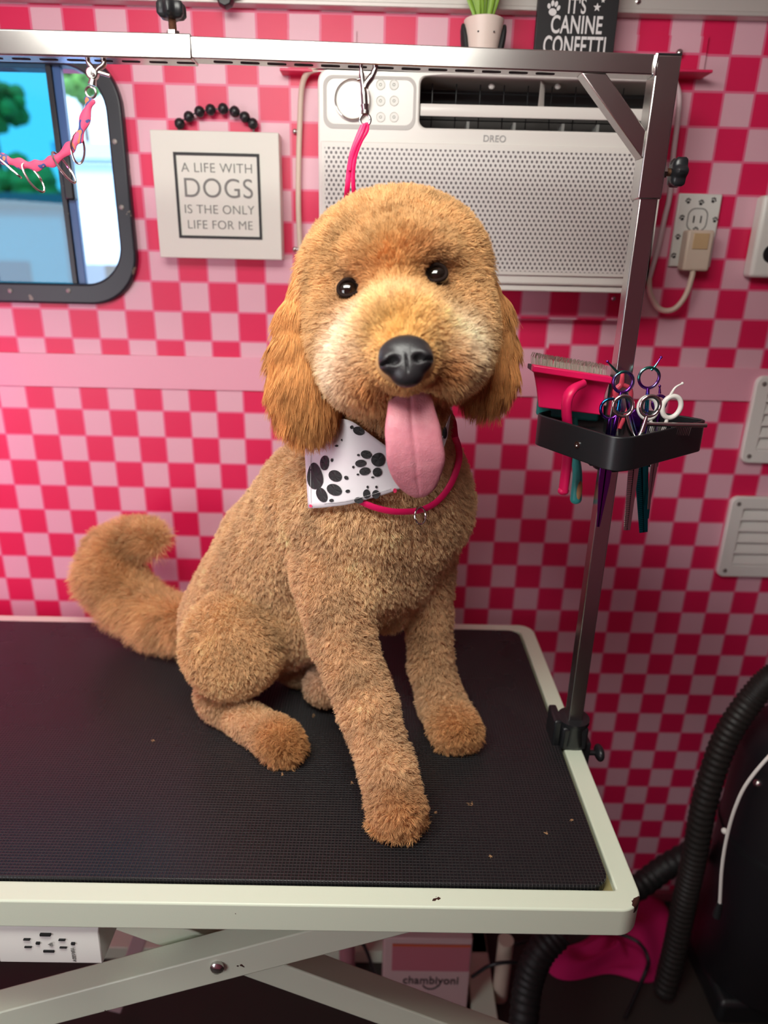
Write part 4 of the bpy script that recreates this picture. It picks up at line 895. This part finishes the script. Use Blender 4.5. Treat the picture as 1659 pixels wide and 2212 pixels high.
def march(u, v, off=0.0, skip=()):
    us = np.atleast_1d(u).astype(float); vs = np.atleast_1d(v).astype(float)
    d = CF[None]+CR[None]*((us-829.5)/FP)[:, None]-CU[None]*((vs-1106)/FP)[:, None]; d /= np.linalg.norm(d, axis=1)[:, None]
    t = np.full(len(us), .30)
    for _ in range(70):
        s = sdf(CAM+d*t[:, None], False, skip=skip)-off; t = np.minimum(t+s*.8, 1.4)
    return CAM+d*t[:, None]
for _, k, (u, v), R_ in CUTS:
    c = march(u, v)[0]; EYES.append((c-CF*0.001, np.array(R_)*pxm(c), k))
def vdbmesh(fn, lo, hi, vx):
    lo = np.array(lo); n = np.ceil((np.array(hi)-lo)/vx).astype(int)+1
    arr = np.empty(tuple(n), np.float32); ys = lo[1]+vx*np.arange(n[1]); zs_ = lo[2]+vx*np.arange(n[2]); YZ = np.stack(np.meshgrid(ys, zs_, indexing='ij'), -1)
    for i0 in range(0, n[0], 12):
        i1 = min(n[0], i0+12); xs_ = lo[0]+vx*np.arange(i0, i1)
        G = np.empty((i1-i0, n[1], n[2], 3), np.float32); G[..., 0] = xs_[:, None, None]; G[..., 1:] = YZ[None]
        arr[i0:i1] = fn(G)
    g = openvdb.FloatGrid(1.0); g.copyFromArray(arr); pts, _tr, quads = g.convertToPolygons(0.0)
    pts = np.array(pts, dtype=np.float64)*vx+lo
    for _ in range(2):      # settle on the surface
        e = 1e-3; s = fn(pts); gr_ = np.stack([(fn(pts+np.eye(3)[i]*e)-fn(pts-np.eye(3)[i]*e))/(2*e) for i in range(3)], 1); gr_ /= np.linalg.norm(gr_, axis=1)[:, None]+1e-9
        pts = pts-gr_*np.clip(s, -vx, vx)[:, None]
    return pts, np.array(quads), gr_
dog = thing('dog', (-.05, -.38, TM), 'curly apricot dog sitting on the table, tongue out, wearing a bandana', 'dog')
def npmesh(name, pts, quads, m, parent, vcol=None):
    org = ORG[parent.name]; me = bpy.data.meshes.new(name); nq = len(quads)
    me.vertices.add(len(pts)); me.vertices.foreach_set('co', (pts-org).astype(np.float32).ravel())
    me.loops.add(nq*4); me.loops.foreach_set('vertex_index', quads.astype(np.int32).ravel())
    me.polygons.add(nq); me.polygons.foreach_set('loop_start', np.arange(0, nq*4, 4, dtype=np.int32)); me.polygons.foreach_set('loop_total', np.full(nq, 4, np.int32))
    me.polygons.foreach_set('use_smooth', np.ones(nq, bool)); me.materials.append(m); me.update(calc_edges=True); me.validate()
    if vcol is not None:
        a = me.color_attributes.new('coat', 'FLOAT_COLOR', 'POINT'); a.data.foreach_set('color', np.c_[vcol, np.ones(len(vcol))].astype(np.float32).ravel())
    o = bpy.data.objects.new(name, me); COL.objects.link(o); o.parent = parent; ORG[o.name] = org; return o
def proj(P):
    D = P-CAM; w_ = D@CF; return 829.5+FP*(D@CR)/w_, 1106-FP*(D@CU)/w_
def L(*c): return np.array(srgb(*c))
def sn(P, sc_, seed):        # smooth pseudo-noise in -1..1
    r_ = np.random.default_rng(seed); o = 0
    for i in range(6):
        k = r_.normal(size=3); k /= np.linalg.norm(k); o = o+np.sin(P@k*(2*PI/sc_)*r_.uniform(.6, 1.5)+r_.uniform(0, 6.28))
    return o/3.2
HC = X(870, 640, -.50)
def blob(P, u, v, r, y=None):        # falloff round a landmark point on the dog's skin
    c = march(u, v)[0]; return np.exp(-((np.linalg.norm(P-c, axis=1)/(r*pxm(c)))**2))
def coat(P, per):
    key = np.stack([np.asarray(per.get(g, np.full(len(P), 10.))) for g in GN], 1); w_ = np.exp(-np.clip((key-key.min(1)[:, None])/.006, 0, 30)); w_ /= w_.sum(1)[:, None]
    base = {'body': L(234, 194, 148), 'tail': L(230, 182, 130), 'thigh': L(234, 190, 140), 'leg': L(228, 186, 142), 'paw': L(220, 165, 108), 'head': L(222, 175, 120), 'muzzle': L(230, 182, 120), 'chin': L(185, 132, 84), 'ear': L(210, 148, 88)}
    c = sum(w_[:, i:i+1]*base[g] for i, g in enumerate(GN))
    def tint(col, f):
        nonlocal c; f = np.clip(f, 0, 1)[:, None]; c = c*(1-f)+L(*col)*f
    hd = (w_[:, GN.index('head')]+w_[:, GN.index('muzzle')])
    tint((244, 220, 196), .85*blob(P, 722, 790, 80)*hd); tint((244, 220, 196), .8*blob(P, 750, 720, 70)*hd); tint((245, 222, 190), .9*blob(P, 1010, 730, 80)*hd)
    tint((242, 208, 168), .8*blob(P, 850, 645, 60)*hd); tint((205, 142, 74), .6*blob(P, 850, 545, 80)*hd)
    tint((240, 188, 106), .8*blob(P, 860, 690, 80)*hd); tint((202, 132, 74), .9*blob(P, 800, 835, 50)*hd); tint((188, 120, 68), .9*blob(P, 965, 800, 48)*hd)
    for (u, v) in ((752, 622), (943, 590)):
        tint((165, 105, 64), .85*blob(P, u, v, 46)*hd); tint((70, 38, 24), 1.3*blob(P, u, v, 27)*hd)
    for (u, v, r) in ((790, 590, 45), (905, 540, 45)): tint((195, 130, 80), .6*blob(P, u, v, r)*hd)
    for (u, v, r) in ((860, 1740, 60), (985, 1570, 45), (620, 1600, 50)): tint((208, 142, 82), .6*blob(P, u, v, r))
    tint((228, 190, 165), .8*blob(P, 675, 1450, 60))
    c = c*(1+.16*sn(P, .05, 3)[:, None]); return np.clip(c, 0.01, .95), w_
t_lo, t_hi = (-.57, -.72, .79), (.25, -.06, 1.56)
pts, quads, nrm_ = vdbmesh(lambda G: sdf(G), t_lo, t_hi, .0042)
_, per = sdf(pts, want=True); vc, vw = coat(pts, per)
def skin_b(t, b):
    a = N(t, 'ShaderNodeAttribute'); a.attribute_name = 'coat'; t.links.new(MIX(t, .35, a.outputs['Color'], (.16, .07, .03)), b.inputs['Base Color'])
M_skin = mat('apricot_undercoat', rough=.9, build=skin_b)
body = npmesh('body', pts, quads, M_skin, dog, vc)
print('body verts', len(pts))

# ---- fur
def build_fur():
    tri = np.concatenate([quads[:, [0, 1, 2]], quads[:, [0, 2, 3]]]); A_, B_, C_ = pts[tri[:, 0]], pts[tri[:, 1]], pts[tri[:, 2]]
    ar = np.linalg.norm(np.cross(B_-A_, C_-A_), axis=1)/2; cen_ = (A_+B_+C_)/3; nn = nrm_[tri[:, 0]]
    view = CAM-cen_; view /= np.linalg.norm(view, axis=1)[:, None]; fc = (nn*view).sum(1)
    wt = ar*np.where(fc > -.25, 1, .25)*np.where(cen_[:, 2] < TM+.003, .0, 1)
    near = vw[tri[:, 0]]; wt *= 1+.5*near[:, GN.index('head')]+.8*near[:, GN.index('muzzle')]+.6*near[:, GN.index('ear')]
    n = FUR_N; idx = rng.choice(len(tri), n, p=wt/wt.sum()); r1 = np.sqrt(rng.random(n)); r2 = rng.random(n)
    P = A_[idx]*(1-r1)[:, None]+B_[idx]*(r1*(1-r2))[:, None]+C_[idx]*(r1*r2)[:, None]
    # smooth normal from vertex normals
    Nn = nrm_[tri[idx, 0]]*(1-r1)[:, None]+nrm_[tri[idx, 1]]*(r1*(1-r2))[:, None]+nrm_[tri[idx, 2]]*(r1*r2)[:, None]; Nn /= np.linalg.norm(Nn, axis=1)[:, None]
    W_ = vw[tri[idx, 0]]; g = lambda k: W_[:, GN.index(k)]
    col = vc[tri[idx, 0]].copy()
    # growth direction
    down = np.array([0, 0, -1.]); away = P-(X(872, 790, -.66)); away /= np.linalg.norm(away, axis=1)[:, None]
    crown = P-X(850, 640, -.60); crown /= np.linalg.norm(crown, axis=1)[:, None]
    tailc = np.array([-.15, 0, .1]); 
    flow = down[None]*(g('body')*.55+g('leg')*.45+g('thigh')*.4+g('paw')*.12+g('ear')*3.0+g('chin')*1.5)[:, None]+away*(g('muzzle')*.9)[:, None]+crown*(g('head')*.7)[:, None]
    tdir = (P-X(400, 1350, -.22)); tdir /= np.linalg.norm(tdir, axis=1)[:, None]; flow = flow+(tdir*.9)*g('tail')[:, None]
    ln = g('body')*.0090+g('tail')*.027+g('thigh')*.0090+g('leg')*.0082+g('paw')*.0090+g('head')*.0105+g('muzzle')*.0125+g('chin')*.014+g('ear')*.023
    pu, pv = proj(P)
    tipm = np.zeros(n)
    keep = np.ones(n, bool)
    for (u, v), rr in (((752, 622), 23), ((943, 590), 24)):
        e = np.hypot((pu-u)/1.15, pv-v)/rr; e = np.where((g('head')+g('muzzle')) > .3, e, 9); keep &= e > 1.0; ln = ln*np.clip((e-.8)/1.3, .25, 1)
    e = np.hypot((pu-876)/64, (pv-782)/50); hm = (g('head')+g('muzzle')+g('chin')) > .4; keep &= ~((e < 1) & hm); ln = np.where(hm, ln*np.clip((e-.85)/.9, .3, 1), ln)
    # keep the coat under the cloth short
    inb = (pu > 660) & (pu < 870) & (pv > 930) & (pv < 1095) & (g('body') > .5); ln = np.where(inb, ln*.3, ln)
    curl = g('body')*1+g('thigh')*1+g('leg')*1+g('paw')*1.3+g('tail')*.6+g('head')*.45+g('muzzle')*.4+g('chin')*.7+g('ear')*.8
    # clumps
    cs = .0050*(1+.8*g('ear')+.6*g('tail')); jit = np.stack([sn(P, .022, s) for s in (11, 12, 13)], 1)*.004
    cell = np.floor((P+jit)/.0046).astype(np.int64); key = cell[:, 0]*1000003+cell[:, 1]*1009+cell[:, 2]; _, inv = np.unique(key, return_inverse=True)
    cnt = np.bincount(inv); cmean = np.stack([np.bincount(inv, P[:, i])/cnt for i in range(3)], 1)
    rr_ = np.random.default_rng(5).normal(size=(len(cnt), 3)); csh = np.random.default_rng(6).normal(size=len(cnt))
    nz = np.stack([sn(P, .008, s) for s in (21, 22, 23)], 1)*.6+rr_[inv]*.35+np.stack([sn(P, .03, s) for s in (31, 32, 33)], 1)*.3
    dirn = Nn*(1-.55*g('ear')-.2*g('tail'))[:, None]+flow+nz*(curl*.55)[:, None]+rng.normal(size=(n, 3))*.16
    dirn /= np.linalg.norm(dirn, axis=1)[:, None]
    dn = (dirn*Nn).sum(1); dirn += Nn*np.clip(.22-dn, 0, 1)[:, None]; dirn /= np.linalg.norm(dirn, axis=1)[:, None]
    ln = ln*rng.uniform(.72, 1.1, n)*(1+.10*csh[inv])
    K = 6; T = np.linspace(0, 1, K)
    out = np.empty((n, K, 3), np.float32); toC = cmean[inv]-P
    side = np.cross(dirn, rr_[inv]+.001); side /= np.linalg.norm(side, axis=1)[:, None]; s2_ = np.cross(dirn, side)
    ph = rng.uniform(0, .9, n)+rr_[inv][:, 0]*3
    clump = np.where(g('head')+g('muzzle') > .5, .35, .62)
    for i, t in enumerate(T):
        q = P+dirn*(ln*t)[:, None]+toC*(clump*t**1.2)[:, None]
        a = ph+t*(3.6); q = q+(side*np.cos(a)[:, None]+s2_*np.sin(a)[:, None])*(ln*.16*curl*t)[:, None]
        q = q+down*(ln*t*t*(.15+.3*g('ear')+.2*g('tail')))[:, None]
        out[:, i] = q
    out[:, :, 2] = np.maximum(out[:, :, 2], TM+.0004)
    out = out[keep]; col = col[keep]*(1+.10*csh[inv][keep]*.8+rng.normal(size=keep.sum())*.10)[:, None]; col = np.clip(col, .005, .95); n = len(out)
    hc = bpy.data.hair_curves.new('fur'); hc.add_curves([K]*n)
    hc.attributes['position'].data.foreach_set('vector', (out-ORG['dog']).astype(np.float32).ravel())
    ra = hc.attributes.get('radius') or hc.attributes.new('radius', 'FLOAT', 'POINT')
    prof = np.array([1, 1, .95, .85, .65, .25])*FUR_R; ra.data.foreach_set('value', np.tile(prof, n).astype(np.float32))
    ca = hc.attributes.new('coat', 'FLOAT_COLOR', 'CURVE'); ca.data.foreach_set('color', np.c_[col, np.ones(n)].astype(np.float32).ravel())
    hc.materials.append(M_fur); o = bpy.data.objects.new('fur', hc); COL.objects.link(o); o.parent = dog; o['kind'] = 'stuff'; return o
FUR_N = 480000; FUR_R = .00023
def fur_b(t, b):
    a = N(t, 'ShaderNodeAttribute'); a.attribute_name = 'coat'; t.links.new(a.outputs['Color'], b.inputs['Base Color'])
    b.inputs['Specular IOR Level'].default_value = .3
M_fur = mat('apricot_fur', rough=.55, build=fur_b)
build_fur()

# ---- eyes
M_eye = mat('dark_eye', (.010, .006, .004), .04, Coat_Weight=1.0)
M_lid = mat('eye_rim', (.018, .010, .008), .8, Specular_IOR_Level=.1)
for u, v in ((753, 622), (944, 589)):
    c, R_, _ = EYES[0] if u < 800 else EYES[1]; k = pxm(c)
    e = MB().ball(c+CF*.0098, (.0126, .0116, .0115), 28, axes=HR).build('eye', M_eye, dog)
    MB().tube([c-CF*.0012+(HR[0]*math.cos(a)*22+HR[1]*math.sin(a)*17.5)*k+CF*.0036*abs(math.cos(a)) for a in np.linspace(0, 2*PI, 30, endpoint=False)], .0019, 8, closed=True).build('eyelid', M_lid, e)
# ---- nose
nc = march(876, 778)[0]; kN = pxm(nc); NA = rollax(6, 14)
nc = nc-CF*.004
def nose_f(G):
    S = lambda x, y, z: nc+(NA[0]*x+NA[1]*y-NA[2]*z)*kN
    d = ellip(G, S(0, 10, 0), np.array([58, 44, 34])*kN, NA)
    d = smin(d, ellip(G, S(0, -26, -4), np.array([38, 36, 32])*kN, NA), .006)
    d = smin(d, ellip(G, S(-33, -8, 8), np.array([26, 26, 26])*kN, NA), .004); d = smin(d, ellip(G, S(33, -8, 8), np.array([26, 26, 26])*kN, NA), .004)
    for s in (-1, 1):
        d = smax(d, -ellip(G, S(27*s, -14, 34), np.array([13, 9, 22])*kN, NA), .003)
        d = smax(d, -ellip(G, S(46*s, -16, 26), np.array([14, 4, 20])*kN, NA), .002)
    d = smax(d, -ellip(G, S(0, -34, 32), np.array([2.2, 30, 10])*kN, NA), .0015)
    return d
np_, nq_, _n = vdbmesh(nose_f, nc-.045, nc+.045, .0011)
def nose_b(t, b):
    v = N(t, 'ShaderNodeTexVoronoi'); v.inputs['Scale'].default_value = 900; t.links.new(N(t, 'ShaderNodeTexCoord').outputs['Object'], v.inputs['Vector']); BUMP(t, b, v.outputs['Distance'], .35, .0004)
npmesh('nose', np_, nq_, mat('black_nose', (.022, .020, .022), .36, build=nose_b), dog)
# ---- mouth and tongue
mc = X(888, 868, -.570); MB().ball(mc, np.array([66, 25, 34])*pxm(mc), 24, axes=rollax(4)).build('mouth', mat('mouth_dark', (.012, .006, .006), .3), dog)
rows_ = [(850, 828, 925, 824, -.578), (843, 848, 930, 843, -.594), (838, 870, 935, 865, -.607), (836, 892, 940, 886, -.617), (832, 914, 948, 908, -.623), (830, 938, 954, 932, -.627), (834, 962, 956, 957, -.628), (833, 988, 963, 982, -.627), (838, 1012, 961, 1005, -.624), (848, 1035, 952, 1028, -.620), (862, 1055, 946, 1048, -.616), (880, 1069, 932, 1066, -.612), (897, 1076, 915, 1075, -.609)]
tm = MB(); nt = 24; vs = []
for side_ in (0, 1):
    for i, (ul, vl, ur, vr, yy) in enumerate(rows_):
        for j in range(nt+1):
            s = j/nt; u = ul+(ur-ul)*s; v = vl+(vr-vl)*s; e = 4*s*(1-s); gr2 = math.exp(-((s-.5)/.035)**2)*.0024*(1 if i < 11 else .4)
            th = (.0075*e**.45)*(1 if i < 10 else .7)
            vs.append(X(u, v, yy-(th-gr2)*.6 if side_ == 0 else yy+.002+th*.4))
R1 = nt+1; nr = len(rows_); fs = []
for i in range(nr-1):
    for j in range(nt):
        a = i*R1+j; fs += [(a, a+R1, a+R1+1, a+1), (nr*R1+a, nr*R1+a+1, nr*R1+a+R1+1, nr*R1+a+R1)]
edge = [i*R1 for i in range(nr)]+[(nr-1)*R1+j for j in range(1, nt+1)]+[i*R1+nt for i in range(nr-2, -1, -1)]+[j for j in range(nt-1, 0, -1)]
for a, b in zip(edge, edge[1:]+edge[:1]): fs.append((a, b, nr*R1+b, nr*R1+a))
def tongue_b(t, b):
    n = NOISE(t, 60, 4); t.links.new(MIX(t, n, srgb(200, 112, 130), srgb(236, 160, 170)), b.inputs['Base Color'])
    v = N(t, 'ShaderNodeTexVoronoi'); v.inputs['Scale'].default_value = 700; t.links.new(N(t, 'ShaderNodeTexCoord').outputs['Object'], v.inputs['Vector']); BUMP(t, b, MTH(t, 'ADD', v.outputs['Distance'], MTH(t, 'MULTIPLY', NOISE(t, 110, 4), 3)), .5, .0005)
tm.add(vs, fs).build('tongue', mat('tongue_pink', rough=.45, build=tongue_b, Subsurface_Weight=.15, Subsurface_Radius=(.01, .003, .002)), dog, sub=1)
# ---- bandana and noose, laid on the coat
top_ = [(655, 925), (690, 915), (735, 905), (762, 912), (785, 928), (812, 948), (838, 966), (870, 985), (920, 985), (955, 945), (966, 915), (974, 895)]
bot_ = [(666, 1098), (692, 1097), (720, 1094), (745, 1091), (768, 1086), (792, 1079), (815, 1073), (838, 1066), (866, 1055), (910, 1030), (950, 985), (966, 945)]
def sp2(P, n): return np.array([q[:2] for q in curve([(a, b, 0) for a, b in P], n)])
T_, B2 = sp2(top_, 4), sp2(bot_, 4); nj = 14
lift = lambda s, r: .0085+.002*math.sin(s*9+r*3)
UV = np.array([[T_[i]*(1-r/nj)+B2[i]*(r/nj) for r in range(nj+1)] for i in range(len(T_))]); flat = UV.reshape(-1, 2)
S3 = march(flat[:, 0], flat[:, 1], off=.0125, skip=('ear', 'head', 'muzzle', 'chin')).reshape(len(T_), nj+1, 3)
# smooth the drape
for _ in range(6):
    S4 = S3.copy(); S4[1:-1, 1:-1] = (S3[:-2, 1:-1]+S3[2:, 1:-1]+S3[1:-1, :-2]+S3[1:-1, 2:])/4; S3 = S4
S3 = S3-CF*np.linspace(0.000, .003, nj+1)[None, :, None]
bd = MB(); bd.add(S3.reshape(-1, 3), [(i*(nj+1)+j, (i+1)*(nj+1)+j, (i+1)*(nj+1)+j+1, i*(nj+1)+j+1) for i in range(len(T_)-1) for j in range(nj)])
ban = thing('bandana', S3.reshape(-1, 3).mean(0), 'white bandana printed with black paw prints tied round the dog neck', 'bandana')
M_cloth = mat('white_cotton', srgb(232, 228, 232), .8, build=bumpy(90, .25, .0008))
o = bd.build('cloth', M_cloth, ban); o.modifiers.new('t', 'SOLIDIFY').thickness = .0008
def on_cloth(u, v):
    i = np.argmin(((flat-np.array([u, v]))**2).sum(1)); d = (CF+CR*(u-829.5)/FP-CU*(v-1106)/FP)
    g4 = np.argsort(((flat-np.array([u, v]))**2).sum(1))[:5]; w_ = 1/(((flat[g4]-np.array([u, v]))**2).sum(1)+20); t = (w_*((S3.reshape(-1, 3)[g4]-CAM)@CF)).sum()/w_.sum()
    return CAM+d*(t-.0013)
def pad(mb, u, v, ru, rv, deg, tear=0):
    a = math.radians(deg); nn_ = 22; rg = [np.array(on_cloth(u, v))]
    for f in (.5, 1):
        for q in range(nn_):
            t = 2*PI*q/nn_; x = ru*math.cos(t)*f*(1-tear*math.sin(t)*.5); y_ = -rv*math.sin(t)*f; uu, vv = u+x*math.cos(a)-y_*math.sin(a), v+x*math.sin(a)+y_*math.cos(a)
            rg.append(on_cloth(uu, vv))
    fs = [(0, 1+q, 1+(q+1) % nn_) for q in range(nn_)]+[(1+q, 1+nn_+q, 1+nn_+(q+1) % nn_, 1+(q+1) % nn_) for q in range(nn_)]
    mb.add(rg, fs)
prints = [[(680, 1028, 17, 29, -6, .5), (701, 1000, 10, 16, 3), (724, 1028, 15, 12, 25), (722, 1058, 17, 12, 22), (695, 1069, 11, 17, -28), (717, 994, 3, 4, 0), (748, 1032, 5, 4, 30), (751, 1061, 5, 3.5, -10), (716, 1081, 5, 3.5, -5)],
          [(817, 993, 15, 15, 20, .2), (791, 982, 12, 9, 15), (779, 1001, 12, 8, -5), (788, 1018, 12, 8.5, -10), (815, 1020, 10, 10, 0), (774, 983, 3, 2.5, 0), (763, 1009, 2.5, 3, 0), (773, 1025, 3, 2, 0), (805, 1031, 3.5, 2, 0)],
          [(792, 1067, 8, 10, 0), (812, 1068, 8.5, 9.5, 0), (775, 1081, 10, 7, 5), (794, 1052, 2.5, 3, 0), (813, 1052, 2.5, 3, 0)],
          [(775, 931, 13, 9, 20), (760, 923, 4, 4, 0)], [(727, 963, 4, 2.5, 0), (738, 951, 2, 3, 0)], [(961, 935, 5, 13, 0)]]
for pr_ in prints:
    mb = MB()
    for q in pr_: pad(mb, *q)
    mb.build('paw_print', M_ink, ban, smooth=False)
mb = MB(); pad(mb, 853, 1060, 4, 5, 0); pad(mb, 671, 1093, 4, 3, 30); mb.build('red_print', M_redv, ban, smooth=False)
st = [on_cloth(u, v) for u, v in sp2([(672, 975), (671, 1030), (672, 1086)], 14)]+[]
MB().tube(st, .0003, 5).tube([on_cloth(u, v) for u, v in sp2([(700, 1088), (745, 1083), (800, 1069), (845, 1056)], 10)], .0003, 5).build('stitching', mat('thread', srgb(190, 188, 190), .8), ban)
# noose round the neck
npx = sp2([(760, 1070), (785, 1086), (815, 1098), (850, 1105), (885, 1105), (912, 1101), (940, 1087), (965, 1060), (983, 1025), (992, 990), (990, 965), (983, 945)], 6)
NP = march(npx[:, 0], npx[:, 1], off=.0115, skip=('ear', 'head', 'muzzle', 'chin'))
for _ in range(4): NP[1:-1] = (NP[:-2]+NP[2:]+2*NP[1:-1])/4
nb = NP[-1]; nf = NP[0]; bk_ = [nb+np.array([-.004, .03, .02]), nb+np.array([-.03, .07, .04]), nf+np.array([.03, .11, .09]), nf+np.array([-.01, .06, .05])]
MB().tube(list(NP)+curve([nb]+bk_+[nf], 6)[1:-1], [(.0016, .0042)]*(len(NP)+len(curve([nb]+bk_+[nf], 6))-2), 10, closed=True, flat=(0, 1, .2)).build('neck_loop', M_bio, ns)
rc = NP[np.argmin(abs(npx[:, 0]-907)+abs(npx[:, 1]-1102))]; k = pxm(rc)
MB().tube([rc-CF*.003+(CR*math.cos(a)*12+CU*(math.sin(a)*18-12)+CF*math.cos(a)*10)*k for a in np.linspace(0, 2*PI, 28, endpoint=False)], .0012, 8, closed=True).build('d_ring', M_chrome, ns)
# clippings on the mat
cp_ = MB()
for u, v, s in ((1015, 1737, 5), (1235, 1772, 3), (680, 1545, 7), (612, 1672, 3), (1180, 1800, 2), (940, 1755, 3), (1060, 1850, 2), (760, 1690, 2), (330, 1600, 3)):
    for q in range(5):
        c = Z(u+random.uniform(-s, s), v+random.uniform(-s, s)*.6, TM+.0006); a = random.uniform(0, PI); d = np.array([math.cos(a), math.sin(a), .1])*.0018*random.uniform(.6, 1.4)
        cp_.tube([c-d, c, c+d], .00035, 5)
o = cp_.build('fur_clippings', mat('loose_hair', srgb(180, 140, 100), .8)); o['kind'] = 'stuff'; o['label'] = 'tiny tan fur clippings scattered on the black mat'; o['category'] = 'fur'
